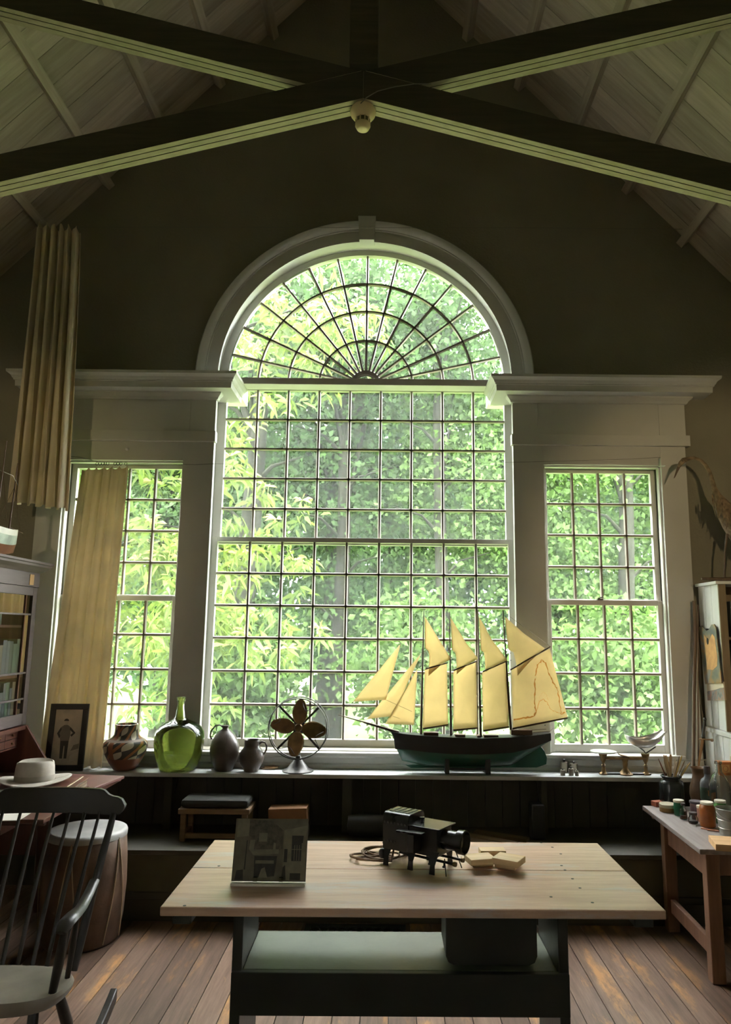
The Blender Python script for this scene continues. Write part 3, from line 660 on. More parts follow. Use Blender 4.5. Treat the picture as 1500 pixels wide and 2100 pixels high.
patch([(.028,.06),(.078,.06),(.078,.115),(.05,.105),(.03,.09)], LT, pr, fr, .0053, .0059, 'printed_rock')
patch([(.03,.12),(.078,.135),(.078,.165),(.045,.155)], MD, pr, fr, .0053, .0059, 'printed_rock')
# ---- painted pottery jar
def pot_mat():
    m, nt, b = _nt('painted_pottery'); L = nt.links.new
    tc = _n(nt, 'ShaderNodeTexCoord'); sp = _n(nt, 'ShaderNodeSeparateXYZ'); L(tc.outputs['Object'], sp.inputs[0])
    def math_(op, a, b_=None, c_=None):
        n = _n(nt, 'ShaderNodeMath', operation=op)
        for i, v in enumerate((a, b_, c_)):
            if v is None: continue
            if isinstance(v, (int, float)): n.inputs[i].default_value = v
            else: L(v, n.inputs[i])
        return n.outputs[0]
    ang = math_('ARCTAN2', sp.outputs[1], sp.outputs[0])
    u = math_('MULTIPLY', ang, 6/(2*PI)); z = sp.outputs[2]
    su = math_('ADD', u, math_('MULTIPLY', z, -9.0))             # slanted strips
    fu = math_('FRACT', su); along = math_('FRACT', math_('ADD', math_('MULTIPLY', z, 13.0), math_('MULTIPLY', u, .5)))
    leaf = math_('LESS_THAN', math_('ABSOLUTE', math_('SUBTRACT', fu, .5)), math_('MULTIPLY', math_('SINE', math_('MULTIPLY', along, PI)), .26))
    orange = math_('LESS_THAN', fu, .2)
    stripe = math_('LESS_THAN', math_('FRACT', math_('MULTIPLY', u, .5)), .13)
    def mix(f, a, b_):
        n = _n(nt, 'ShaderNodeMixRGB'); L(f, n.inputs[0])
        for i, v in ((1, a), (2, b_)):
            if isinstance(v, tuple): n.inputs[i].default_value = (*v, 1)
            else: L(v, n.inputs[i])
        return n.outputs[0]
    c = mix(leaf, (.045,.036,.032), (.52,.47,.36)); c = mix(orange, c, (.30,.12,.045)); c = mix(stripe, c, (.27,.105,.05))
    low = math_('LESS_THAN', z, .078); mid = math_('LESS_THAN', math_('ABSOLUTE', math_('SUBTRACT', z, .185)), .006)
    c = mix(mid, c, (.33,.26,.22)); c = mix(low, c, (.20,.075,.045))
    L(c, b.inputs['Base Color']); b.inputs['Roughness'].default_value = .38; return m
p = on_shelf(252, 1580); p.y = 4.775
o = MB().lathe([(0,.0),(.052,.0),(.066,.006),(.098,.05),(.124,.10),(.136,.142),(.133,.165),(.118,.182),(.088,.198),(.076,.215),(.072,.235),(.070,.268),(.074,.278),(.068,.280),(.063,.268),(.064,.23),(.06,.21),(0,.2)], 48).build('pottery_jar', pot_mat(), smooth=60)
o.location = p; tag(o, 'round pottery jar painted with orange, black and white leaf bands', 'jar')
# ---- green glass demijohn
def glass_mat(name, col, rough=.02, dens=1.0):
    m, nt, b = _nt(name); b.inputs['Base Color'].default_value = (*col, 1); b.inputs['Transmission Weight'].default_value = 1; b.inputs['Roughness'].default_value = rough; b.inputs['IOR'].default_value = 1.48; return m
def bottle_glass(name, tint, body, k):
    m = thin_glass(name, tint, k, body, 1.0); return m
p = on_shelf(366, 1578); p.y = 4.785
prof = [(0,.012),(.06,.010),(.088,.001),(.108,.004),(.124,.03),(.144,.09),(.154,.15),(.156,.20),(.150,.235),(.128,.268),(.090,.292),(.050,.308),(.033,.325),(.027,.36),(.023,.395),(.022,.420),(.027,.422),(.028,.448),(.022,.450),(.017,.446),(.017,.40),(.022,.36),(.029,.325),(.046,.304),(.088,.288),(.124,.264),(.146,.233),(.152,.20),(.150,.15),(.140,.09),(.120,.033),(.104,.010),(.07,.018),(0,.022)]
o = MB().lathe(prof, 56).build('demijohn', bottle_glass('green_glass', (.86,.91,.62), (.52,.57,.27), .36), smooth=60); o.location = p; tag(o, 'big bulbous green glass demijohn with a narrow neck', 'bottle')
# ---- brown stoneware jug and pitcher
M['stone'] = mat('brown_stoneware', (.075,.058,.048), .33, var=.45, scale=9, bump=.15)
p = on_shelf(461, 1578); p.y = 4.79; jg = thing('stoneware_jug', 'larger dark brown stoneware jug with a tiny neck and loop handle', 'jug', p)
MB().lathe([(0,0),(.052,0),(.057,.006),(.060,.018),(.080,.06),(.091,.105),(.092,.14),(.082,.18),(.062,.215),(.036,.240),(.020,.252),(.019,.262),(.023,.266),(.023,.275),(.015,.277),(.013,.26),(0,.25)], 40).build('body', M['stone'], jg, smooth=60, local=True)
MB().tube([(-.015,0,.262),(-.035,-.004,.278),(-.064,-.006,.272),(-.086,-.008,.245),(-.094,-.008,.212),(-.084,-.006,.19)], [.008,.007,.007,.007,.007,.009], 8, flat=.7).build('handle', M['stone'], jg, smooth=60, local=True)
p = on_shelf(515, 1582); p.y = 4.765; pt = thing('stoneware_pitcher', 'smaller dark brown stoneware pitcher with a wide collar and round handle', 'pitcher', p)
MB().lathe([(0,0),(.042,0),(.045,.008),(.050,.018),(.070,.05),(.078,.082),(.074,.115),(.056,.14),(.047,.152),(.047,.162),(.049,.19),(.048,.193),(.044,.19),(.042,.16),(.05,.14),(.06,.10),(0,.02)], 40).build('body', M['stone'], pt, smooth=60, local=True)
MB().tube([(.045,0,.168),(.062,-.002,.180),(.082,-.003,.176),(.093,-.003,.155),(.091,-.003,.13),(.078,-.002,.108),(.068,0,.10)], [.008,.007,.006,.006,.006,.006,.007], 8).build('handle', M['stone'], pt, smooth=60, local=True)
# ---- electric fan
p = on_shelf(614, 1577); p.y = 4.785; ef = thing('electric_fan', 'old desk fan with four brass blades inside a wire ring', 'fan', p)
MB().lathe([(0,0),(.096,0),(.098,.006),(.086,.012),(.068,.02),(.050,.042),(.034,.060),(.022,.075),(.017,.095),(0,.10)], 36).build('base', M['iron'], ef, smooth=50, local=True)
hz = .268
MB().tube([(0,.01,.09),(.004,.012,.16),(.004,.02,.21),(.0,.03,hz)], [.012,.010,.012,.02], 10).build('stem', M['iron'], ef, smooth=60, local=True)
MB().lathe([(0,-.02),(.03,-.02),(.044,-.012),(.046,.03),(.036,.06),(.015,.075),(0,.076)], 28, (0,.012,hz), mx=Matrix.Rotation(-PI/2, 3, 'X')).build('motor', M['iron'], ef, smooth=50, local=True)
MB().lathe([(0,-.012),(.022,-.012),(.025,-.004),(.025,.012),(0,.012)], 28, (0,-.03,hz), mx=Matrix.Rotation(-PI/2, 3, 'X')).build('hub', M['brass'], ef, smooth=50, local=True)
for k, a0 in enumerate((1.50, 3.02, -1.72, -.12)):
    def bl(u, v, a0=a0):
        r = .022 + .155*v; w_ = .010 + .052*math.sin(min(1, v*1.02)**.8*PI*.93)**.8 if v < .98 else .012
        a = a0; t = (u-.5)*2*w_*.8; d = Vector((math.cos(a), 0, math.sin(a))); n = Vector((-math.sin(a), 0, math.cos(a)))
        q_ = d*r + n*t; return (q_.x, -.03 + .35*t + .0*v, hz + q_.z)
    MB().grid(bl, 8, 14).build('blade', M['brass'], ef, smooth=180, local=True, solid=.002)
for yy, rr in ((-.075, .184), (.0, .188)):
    MB().tube([(rr*math.cos(a), yy, hz + rr*math.sin(a)) for a in [2*PI*i/48 for i in range(48)]], .0036, 6, closed=True).build('guard_ring', M['iron'], ef, smooth=60, local=True)
for a in (PI/4, 3*PI/4, 5*PI/4, 7*PI/4):
    d = Vector((math.cos(a), 0, math.sin(a))); MB().bar(Vector((0,.02,hz)) + d*.03, Vector((0,0,hz)) + d*.188, .013, .008, (0,1,0)).build('guard_arm', M['iron'], ef, local=True)
    b_ = a + .55
    MB().tube([(.152*math.cos(a+f*.9), -.075*(f if f < .5 else 1-f)*2.0, hz + (.152-.06*math.sin(PI*f))*math.sin(a+f*.9)) if False else ((.187-.065*math.sin(PI*f))*math.cos(a+.75*f), -.075*math.sin(PI*f), hz+(.187-.065*math.sin(PI*f))*math.sin(a+.75*f)) for f in [i/12 for i in range(13)]], .0022, 6).build('guard_loop', M['iron'], ef, smooth=60, local=True)
def coil(c, r, turns, rad, seed, name, m, parent=None, zj=.012):
    rn = random.Random(seed); pts = []
    for i in range(turns*16):
        a = 2*PI*i/16; k = 1 + .25*math.sin(a*.37+seed) + .1*math.sin(a*.9); pts.append(Vector(c) + Vector((r*k*math.cos(a), r*.5*k*math.sin(a), rad + zj*(.5+.5*math.sin(a*.61+seed)))))
    return MB().tube(pts, rad, 6).build(name, m, parent, smooth=60)
tag(coil(on_shelf(555, 1577), .045, 4, .003, 2, 'fan_cord', mat('tan_cord', (.42,.28,.15), .8)), 'tangle of tan electric cord beside the desk fan', 'cord')
# ---- schooner model
SY = 4.785; sp_ = lambda X, Z, y=SY: atY(680 + X/2.885, 1230 + Z/2.885, y)
ship = thing('ship_model', 'model of a four-masted schooner with cream sails and black and green hull', 'model ship', (sp_(800, 1020).x, SY, SH))
M['hullb'] = mat('hull_black', (.016,.016,.016), .35, var=.3); M['hullg'] = mat('hull_green', (.018,.085,.055), .32, var=.3, scale=5)
M['spar'] = mat('spar_wood', (.09,.045,.02), .5); M['deck'] = mat('deck_wood', (.34,.19,.09), .6)
sheer = [(345,775),(372,782),(450,790),(560,798),(700,805),(880,811),(1060,805),(1180,796),(1290,784)]
wl = [(368,800),(378,880),(450,880),(560,892),(700,902),(880,905),(1060,895),(1180,868),(1292,826)]
kl = [(366,795),(372,850),(418,950),(560,985),(700,990),(880,990),(1060,985),(1180,905),(1292,830)]
hb = [.004,.022,.050,.068,.074,.075,.072,.066,.048]
up, lo = [], []
def section(a, b_, h0, h1, n=7):   # loop from port top round to starboard top
    out = []
    for i in range(n):
        f = i/(n-1); out.append((a.lerp(b_, f), h0 + (h1-h0)*f**1.6))
    return [Vector((p.x, SY-h, p.z)) for p, h in out] + [Vector((p.x, SY+h, p.z)) for p, h in reversed(out)]
for i in range(9):
    a, b_, c = sp_(*sheer[i]), sp_(*wl[i]), sp_(*kl[i])
    up.append(section(a, b_, hb[i], hb[i]*.93)); lo.append(section(b_, c, hb[i]*.93, .003 if i not in (8,) else hb[i]*.5))
MB().loft(up).build('topsides', M['hullb'], ship, smooth=50); MB().loft(lo).build('bottom', M['hullg'], ship, smooth=50)
MB().prism([(sp_(X, Z).x, sp_(X, Z).z) for X, Z in ((436,975),(1000,975),(1130,925),(1240,868),(1262,895),(1276,935),(1272,972),(1215,992),(470,994))], lambda u, v, t: (u, t, v), SY-.006, SY+.006).build('keel_and_rudder', M['hullg'], ship, bevel=.002)
MB().loft([[(sp_(*s).x, SY-h*.9, sp_(*s).z-.006), (sp_(*s).x, SY+h*.9, sp_(*s).z-.006), (sp_(*s).x, SY+h*.9, sp_(*s).z-.002), (sp_(*s).x, SY-h*.9, sp_(*s).z-.002)] for s, h in zip(sheer, hb)]).build('deck', M['deck'], ship)
for (xa, xb, za, zb) in ((545,632,782,800), (730,790,795,808), (900,985,798,812), (1060,1185,768,798), (860,880,800,812)):
    a, b_ = sp_(xa, za), sp_(xb, zb); MB().box(a.x, b_.x, SY-.03, SY+.03, b_.z, a.z).build('deckhouse', M['spar'], ship, bevel=.001)
for s in (-1, 1):
    pts = [sp_(X, Z) for X, Z in ((1075,785),(1160,782),(1230,775),(1283,772))]
    MB().tube([Vector((p.x, SY+s*.055, p.z)) for p in pts], .0016, 5).build('rail', M['spar'], ship)
    for X in (1090,1130,1170,1210,1250): a = sp_(X, 800); MB().tube([(a.x, SY+s*.055, a.z), (a.x, SY+s*.055, a.z+.011)], .0012, 5).build('stanchion', M['spar'], ship)
def spar(name, a, b_, r0, r1, y=SY): MB().tube([sp_(*a, y), sp_(*b_, y)], [r0, r1], 8).build(name, M['spar'], ship, smooth=60)
for a, b_ in (((548,62),(530,795)), ((700,70),(708,803)), ((867,60),(884,812)), ((1015,62),(1062,770))):
    spar('mast', (a[0]*.45+b_[0]*.55, a[1]*.45+b_[1]*.55), b_, .0070, .0082); spar('topmast', a, (a[0]*.42+b_[0]*.58, a[1]*.42+b_[1]*.58), .0032, .0060, SY-.004)
spar('bowsprit', (192,724), (400,786), .0065, .0105); spar('jib_boom', (40,681), (330,762), .0030, .0055, SY-.003)
for a, b_ in (((542,764),(692,740)), ((722,773),(865,759)), ((898,776),(1052,753)), ((1072,763),(1399,699))): spar('boom', a, b_, .0060, .0050, SY-.010)
for a, b_ in (((555,410),(690,372)), ((722,418),(860,364)), ((895,425),(1040,362)), ((1058,415),(1297,277))): spar('gaff', a, b_, .0050, .0040, SY-.008)
M['sail'] = cloth('sail_cloth', (.82,.70,.46), .62, 120)
def sail(name, pts, belly=.012, m=None, y=SY):
    P = [sp_(X, Z, y) for X, Z in pts]; sub = []
    for i in range(len(P)):
        for k in range(6): sub.append(P[i].lerp(P[(i+1) % len(P)], k/6))
    c = sum(P, Vector())/len(P); q = MB(); rings = []
    for j in range(5):
        f = 1 - j/5; rings.append([c.lerp(p, f) + Vector((0, belly*(1-f*f), 0)) for p in sub])
    q.loft(rings, cap=False); n = len(sub); q.v.append(tuple(c + Vector((0, belly, 0)))); q.f += [(4*n+k, 4*n+(k+1) % n, len(q.v)-1) for k in range(n)]
    return q.build(name, m or M['sail'], ship, smooth=180, solid=.0012)
sail('flying_jib', [(411,258),(323,592),(128,603)]); sail('jib', [(536,310),(362,688),(210,706)], y=SY+.004); sail('staysail', [(509,408),(490,741),(318,735)], y=SY-.006)
sail('gaff_sail', [(552,412),(684,376),(691,738),(540,762)]); sail('gaff_sail', [(722,420),(856,367),(863,758),(722,771)]); sail('gaff_sail', [(893,428),(1032,368),(1052,751),(897,774)])
spk = sail('spanker', [(1066,416),(1292,288),(1399,697),(1075,761)], belly=.001)
M['stain'] = cloth('rust_stain', (.70,.36,.12), .6, 120); M['stain2'] = cloth('faint_stain', (.76,.55,.30), .6, 120)
def stain(pts, w_, m):
    rn = random.Random(len(pts)); P = []
    for i in range(len(pts)-1):
        for k in range(5): f = k/5; P.append((pts[i][0]+(pts[i+1][0]-pts[i][0])*f + rn.uniform(-3, 3), pts[i][1]+(pts[i+1][1]-pts[i][1])*f + rn.uniform(-3, 3)))
    q = MB(); L_, R_ = [], []
    for i, (X, Z) in enumerate(P):
        a, b_ = P[max(0, i-1)], P[min(len(P)-1, i+1)]; n = Vector((-(b_[1]-a[1]), b_[0]-a[0])).normalized()*w_*rn.uniform(.4, 1.5)
        L_.append(sp_(X+n.x, Z+n.y, SY-.0016)); R_.append(sp_(X-n.x, Z-n.y, SY-.0016))
    m_ = len(P); q.add(L_+R_, [(i, i+1, m_+i+1, m_+i) for i in range(m_-1)]); q.build('water_stain', m, spk)
stain([(1080,712),(1140,700),(1198,690),(1212,665),(1202,600),(1205,530),(1206,450)], 4, M['stain'])
stain([(1206,450),(1222,385),(1245,357),(1268,372),(1284,430),(1312,490),(1338,530),(1350,590),(1356,640),(1362,680),(1390,660)], 3, M['stain'])
stain([(1212,665),(1235,600),(1252,588),(1275,604),(1298,648),(1325,662),(1362,672)], 1.6, M['stain']); stain([(1225,600),(1240,560),(1256,546),(1272,560),(1288,600)], 1.2, M['stain2'])
ty = SY-.012
sail('topsail', [(553,98),(632,226),(709,350),(650,385),(574,452),(580,330),(572,300),(552,284)], y=ty); sail('topsail', [(705,103),(795,250),(869,348),(800,390),(742,441),(739,340),(732,312),(714,296)], y=ty)
sail('topsail', [(874,98),(950,235),(1043,358),(970,390),(912,427),(908,345),(902,312),(884,296)], y=ty); sail('topsail', [(1027,99),(1140,200),(1264,288),(1180,360),(1103,449),(1090,360),(1078,312),(1046,294)], y=ty)
for pts in (((411,258),(545,100)), ((128,603),(42,682)), ((536,310),(546,250)), ((210,706),(170,720)), ((690,372),(700,90)), ((1297,277),(1016,70)), ((1399,699),(1290,780)), ((323,592),(540,690)), ((362,688),(520,745))):
    MB().tube([sp_(*pts[0]), sp_(*pts[1])], .0010, 4).build('rigging_line', M['spar'], ship)
for X, Z in ((562,314),(558,358),(564,400),(732,318),(736,400),(900,318),(898,400),(1060,316),(1062,358),(1020,772),(1265,742),(688,752)):
    MB().sphere(sp_(X, Z, SY-.006), .0035, nu=8, nv=6).build('block', M['hullb'], ship)
for xa, xb, zt in ((670,695,925),(905,936,920)):
    a, b_ = sp_(xa, zt), sp_(xb, 1020); MB().box(a.x, b_.x, SY-.055, SY+.055, SH+.0005, a.z).build('stand_post', M['hullb'], ship, bevel=.002)
a, b_ = sp_(690, 985), sp_(910, 998); MB().box(a.x, b_.x, SY-.012, SY+.012, SH+.02, SH+.032).build('stand_rail', M['hullb'], ship)
# ---- brass weights
WT = [(1158, 1583, .0265, .078, 'largest brass weight, at the back left of the weights'), (1178, 1584, .0240, .068, 'second tall brass weight, at the back right of the weights'), (1155, 1590, .0145, .040, 'small brass weight in front of the largest weight'),
      (1172, 1590, .0165, .050, 'middle-sized brass weight in the front row of weights'), (1184, 1591, .0115, .034, 'tiny brass weight at the right end of the weights')]
M['weight'] = mat('weight_metal', (.26,.23,.18), .35, .8, var=.2)
for i, (px, py, r, h, lb_) in enumerate(WT):
    c = on_shelf(px, py); wt = thing('brass_weight', lb_, 'weight', c, 0, 'brass weights on the shelf')
    MB().lathe([(0,0),(r,0),(r,h*.72),(r*1.02,h*.74),(r*1.02,h*.80),(0,h*.80)], 20).build('body', M['weight'], wt, smooth=40, local=True, bevel=0)
    MB().lathe([(r*.25,h*.78),(r*.22,h*.88),(r*.36,h*.93),(r*.36,h*1.0),(0,h*1.03)], 12).build('knob', M['iron'], wt, smooth=60, local=True)
# ---- balance scale
sx = lambda px, py: atY(px, 1570, 4.785)
c = sx(1282, 1590); bs = thing('balance_scale', 'cast brass balance scale with a flat plate and a tin scoop pan', 'scale', (c.x, 4.785, SH))
MB().box(sx(1232,0).x, sx(1334,0).x, 4.765, 4.805, SH+.0005, SH+.012).build('base', M['iron'], bs, bevel=.004)
M['tin'] = mat('scoop_tin', (.55,.54,.52), .3, .75, var=.12, scale=8)
for nm, px, prof in (('left_foot', 1238, [(.028,0),(.028,.006),(.018,.014),(.013,.02),(.011,.045),(.013,.05)]), ('right_foot', 1325, [(.028,0),(.028,.006),(.018,.014),(.013,.02),(.011,.045),(.013,.05)]), ('pillar', 1283, [(.046,0),(.046,.006),(.034,.014),(.018,.032),(.014,.045),(.017,.068),(.015,.072),(.02,.09),(.017,.105),(0,.108)])):
    MB().lathe(prof+[(0, prof[-1][1])], 24, (sx(px,0).x, 4.785, SH+.0005)).build(nm, M['brass'], bs, smooth=50)
for px in (1238, 1325):
    MB().lathe([(.006,.05),(.014,.056),(.007,.064),(.010,.075),(.016,.085),(.022,.112),(.026,.118),(.026,.128),(0,.13)], 20, (sx(px,0).x, 4.785, SH)).build('pan_post', M['brass'], bs, smooth=50)
z_ = SH+.10
for dy in (-.02, .02): MB().box(sx(1240,0).x, sx(1325,0).x, 4.785+dy-.003, 4.785+dy+.003, z_-.006, z_+.006).build('beam', M['brass'], bs, bevel=.001)
MB().obox((sx(1281,0).x, 4.785, SH+.114), (.028,0,-.006), (0,.03,0), (.001,0,.003)).build('beam_cap', M['brass'], bs, bevel=.001)
MB().lathe([(0,.134),(.078,.134),(.082,.138),(.08,.142),(0,.141)], 36, (sx(1239,0).x, 4.785, SH)).build('plate', M['tin'], bs, smooth=40)
cxs = sx(1326, 0).x
def scoop(u, v):   # boat-shaped tin scoop, wide open end raised at the right
    a = (u-.5)*PI; t = v*2-1; e = max(0, 1-t*t)
    wy = .082*e**.5 if t < 0 else .082*max(.28, e)**.5
    h = .062*e**.5 if t < 0 else .062*max(.12, e)**.6
    zr = .040*t*t + .016*t
    return (cxs + .130*t, 4.785 + wy*math.sin(a), SH + .222 + zr - h*math.cos(a))
MB().grid(scoop, 20, 24).build('scoop_pan', M['tin'], bs, smooth=180, solid=.0015)
for s in (-1, 1): MB().tube([(cxs, 4.785, SH+.13), (cxs+s*.02, 4.76, SH+.15), (cxs+s*.055, 4.755, SH+.175)], .004, 6).build('pan_arm', M['iron'], bs, smooth=60)
# ================================================================== the big table
M['top'] = wood('table_top_pine', (.36,.225,.145), (.54,.37,.255), 'x', rough=.34, rvar=.07, grain=16, stretch=10, bump=.12, c3=(.40,.36,.33))
M['tbase'] = mat('table_base_paint', (.020,.023,.017), .45, var=.3, scale=5, bump=.1)
M['tseat'] = mat('table_seat_paint', (.10,.115,.08), .4, var=.25, scale=4, bump=.1)
TZ = .74
tb = thing('hutch_table', 'large plank-topped table on a dark boxed base in the middle of the room', 'table', (.085, 2.83, 0), math.radians(.4))
x0, x1, y0, y1 = -.797, .797, -.372, .372
def plank(ya, yb, n=8):
    q = MB(); pts = [(x0, ya), (x1, ya), (x1, yb), (x0, yb)]; q.box(x0, x1, ya, yb, TZ-.028, TZ); return q.build('top_plank', M['top'], tb, bevel=.004, local=True)
plank(y0, .012); plank(.015, y1)
for s in (-1, 1):
    q = MB(); q.box(s*.73-.03, s*.73+.03, -.36, .36, TZ-.055, TZ-.029); q.build('batten', M['tbase'], tb, bevel=.003, local=True)
sx0, sx1 = -.608, .545
for xx in (sx0, sx1):
    q = MB(); a, b_ = (xx-.018, xx+.018)
    q.prism([(-.06,0),(.03,0),(.05,.04),(.20,.04),(.22,0),(.32,0),(.30,.45),(.30,TZ-.03),(-.045,TZ-.03),(-.045,.45)], lambda u, v, t: (t, u, v), a, b_); q.build('side_panel', M['tbase'], tb, bevel=.003, local=True)
q = MB(); q.box(sx0+.019, sx1-.019, -.035, .30, .398, .42); q.build('seat_board', M['tseat'], tb, bevel=.003, local=True)
q = MB(); q.box(sx0-.016, sx1+.016, -.062, -.036, .282, .42); q.build('front_apron', M['tbase'], tb, bevel=.003, local=True)
q = MB(); q.box(sx0+.019, sx1-.019, .27, .295, .282, .397); q.build('back_apron', M['tbase'], tb, bevel=.003, local=True)
q = MB(); r = .03; pr_ = [(.13, TZ-.03), (.13, .43+r), (.13+r*.3, .43+r*.3), (.13+r, .43), (.458-r, .43), (.458-r*.3, .43+r*.3), (.458, .43+r), (.458, TZ-.03)]
q.prism(pr_, lambda u, v, t: (u, t, v), -.02, .18); q.build('drawer_box', M['tbase'], tb, bevel=.004, local=True)
for (px, py) in ((1112, 1729), (1135, 1738), (1152, 1752), (1153, 1776), (1160, 1785), (1175, 1803), (1190, 1822), (1130, 1840), (1215, 1852), (378, 1856), (450, 1775), (1033, 1775)):
    p = atZ(px, py, TZ); q = MB(); q.lathe([(0,0),(.0055,0),(.005,.0008),(0,.001)], 8, (p.x-tb.location.x, p.y-tb.location.y, TZ)); q.build('nail_head', M['black'], tb, local=True)
# ---- picture on a clear easel
pl, pr2 = atZ(473, 1817, TZ), atZ(627, 1814, TZ); w_ = (pr2-pl).length
ps = thing('small_print', 'small dark print of a fireplace room standing on clear pegs on the table', 'picture', (pl.x+pr2.x)/2*Vector((1,0,0)) + Vector((0, (pl.y+pr2.y)/2, TZ)))
th = math.radians(14); zb = .012
def pf3(u, v, t): return (u, t*math.cos(th) + v*math.sin(th), zb + v*math.cos(th) - t*math.sin(th))
h_ = .198; WH = w_/2
M['pr_bg'] = mat('etching_paper', (.105,.095,.06), .6, var=.25, scale=25)
MB().prism([(-WH,0),(WH,0),(WH,h_),(-WH,h_)], pf3, 0, .004).build('panel', M['pr_bg'], ps, local=True)
D2, L2 = mat('etching_dark', (.022,.02,.014), .6, var=.4, scale=60), mat('etching_light', (.16,.145,.095), .6, var=.2, scale=40)
def pp(poly, m, k=0, nm='printed_shape'):   # poly in 0..1500 x 0..1275 zoom units of the print area
    f = lambda X, Z: (-WH + (X-195)/(1325-195)*2*WH, h_*(1-(Z-215)/(1005-215)))
    MB().prism([f(*a) for a in poly], pf3, -.0006-.0003*k, 0).build(nm, m, ps, local=True)
pp([(225,220),(410,220),(410,440),(225,455)], L2, nm='printed_wall'); pp([(410,230),(760,240),(945,370),(945,600),(900,620),(430,610),(415,430)], mat('etching_mid', (.07,.062,.04), .6, var=.5, scale=70), nm='printed_chimney')
pp([(570,400),(700,400),(700,510),(570,510)], L2, 1, 'printed_frame'); pp([(430,610),(890,605),(890,660),(500,680)], L2, 1, 'printed_mantel'); pp([(520,690),(870,690),(840,940),(530,960)], D2, 1, 'printed_hearth')
pp([(540,745),(825,745),(825,785),(540,785)], L2, 2, 'printed_beam'); pp([(960,360),(1310,300),(1310,990),(1010,990),(960,800)], L2, 0, 'printed_plaster')
pp([(1085,430),(1265,430),(1255,525),(1240,525),(1240,750),(1090,750)], D2, 2, 'printed_window'); pp([(975,600),(1025,600),(1025,765),(975,765)], D2, 2, 'printed_niche'); pp([(1080,900),(1240,900),(1240,985),(1080,985)], D2, 2, 'printed_chest')
for X in (1128, 1165, 1203): pp([(X,550),(X+8,550),(X+8,745),(X,745)], L2, 3, 'printed_glazing_bar')
pp([(1090,600),(1240,600),(1240,608),(1090,608)], L2, 3, 'printed_glazing_bar'); pp([(440,490),(515,490),(500,610),(425,610)], L2, 2, 'printed_post'); pp([(805,520),(840,530),(840,605),(800,605)], L2, 2, 'printed_vase')
pp([(600,960),(640,850),(690,830),(740,960)], L2, 2, 'printed_fire'); pp([(240,990),(260,870),(360,860),(370,990)], D2, 2, 'printed_basket'); pp([(950,980),(965,830),(1000,800),(1020,985)], D2, 2, 'printed_figure')
pp([(370,860),(385,500),(400,490),(390,860)], D2, 2, 'printed_pole')
M['clear'] = glass_mat('clear_acrylic', (.95,.96,.96)); M['pale'] = mat('pale_card', (.62,.58,.5), .6)
MB().box(-WH, WH, -.016, .016, .0005, .009).build('foot', M['pale'], ps, bevel=.001, local=True)
for xx in (-.044, .044): MB().box(xx-.006, xx+.006, -.012, -.004, .008, .028).build('peg', M['clear'], ps, local=True)
# ---- magic lantern projector
PJ = thing('lantern_projector', 'old black tin lantern projector with a round lens on splayed legs', 'projector', (.150, 2.875, TZ), math.radians(-33))
M['pjb'] = mat('projector_black', (.012,.012,.011), .28, .3, var=.3, scale=12); M['pjg'] = mat('projector_tin', (.026,.026,.025), .26, .5, var=.3, scale=10); M['lens'] = glass_mat('lens_glass', (.7,.75,.75))
K = lambda **k: dict(local=True, **k)
# local x runs from the lamp house (rear, -x) to the lens (+x)
def rbox(xa, xb, ya, yb, za, zb_, r=.018):
    q = MB(); pr_ = [(ya, za), (yb, za), (yb, zb_-r)] + [(yb-r+r*math.cos(a), zb_-r+r*math.sin(a)) for a in (PI/8, PI/4, 3*PI/8)] + [(yb-r, zb_), (ya+r, zb_)] + [(ya+r-r*math.sin(a), zb_-r+r*math.cos(a)) for a in (PI/8, PI/4, 3*PI/8)] + [(ya, zb_-r)]
    q.prism(pr_, lambda u, v, t: (t, u, v), xa, xb); return q
rbox(-.155, -.045, -.062, .062, .055, .185, .022).build('lamp_house', M['pjg'], PJ, smooth=30, local=True)
for i in range(4):
    MB().box(-.148+.024*i+.004, -.148+.024*i+.016, -.035, .035, .1845, .1865).build('vent_slot', M['pjb'], PJ, local=True)
for (z, n) in ((.150, 7), (.085, 4)):
    for i in range(n): MB().lathe([(0,0),(.0042,0),(.0042,.0015),(0,.0015)], 10, (-.147+.015*i, -.0625, z), mx=Matrix.Rotation(PI/2, 3, 'X')).build('vent_hole', M['black'], PJ, local=True)
MB().box(-.045, .075, -.055, .055, .055, .150).build('slide_housing', M['pjb'], PJ, bevel=.003, local=True)
MB().box(-.06, .088, -.064, .064, .150, .1545).build('top_plate', M['pjg'], PJ, bevel=.001, local=True)
MB().box(-.02, .01, -.11, -.055, .07, .135).build('slide_carrier', M['pjg'], PJ, bevel=.002, local=True)
MB().obox((-.012, -.098, .140), (.055,0,.002), (0,.012,0), (0,0,.003)).build('carrier_plate', M['pjg'], PJ, bevel=.001, local=True)
MB().tube([(-.02,0,.154),(-.02,0,.168)], .006, 10).build('knob', M['pjb'], PJ, smooth=60, local=True); MB().lathe([(0,0),(.010,0),(.010,.006),(0,.006)], 14, (-.02,0,.166)).build('knob_cap', M['pjg'], PJ, smooth=40, local=True)
RX = Matrix.Rotation(PI/2, 3, 'Y')
MB().lathe([(.030,0),(.034,0),(.034,.060),(.041,.062),(.042,.088),(.037,.090),(.034,.074),(.030,.070)], 32, (.073,0,.108), mx=RX).build('lens_barrel', M['pjg'], PJ, smooth=40, local=True)
MB().lathe([(0,.078),(.017,.077),(.034,.071),(.034,.067),(0,.067)], 28, (.073,0,.108), mx=RX).build('lens', M['lens'], PJ, smooth=60, local=True)
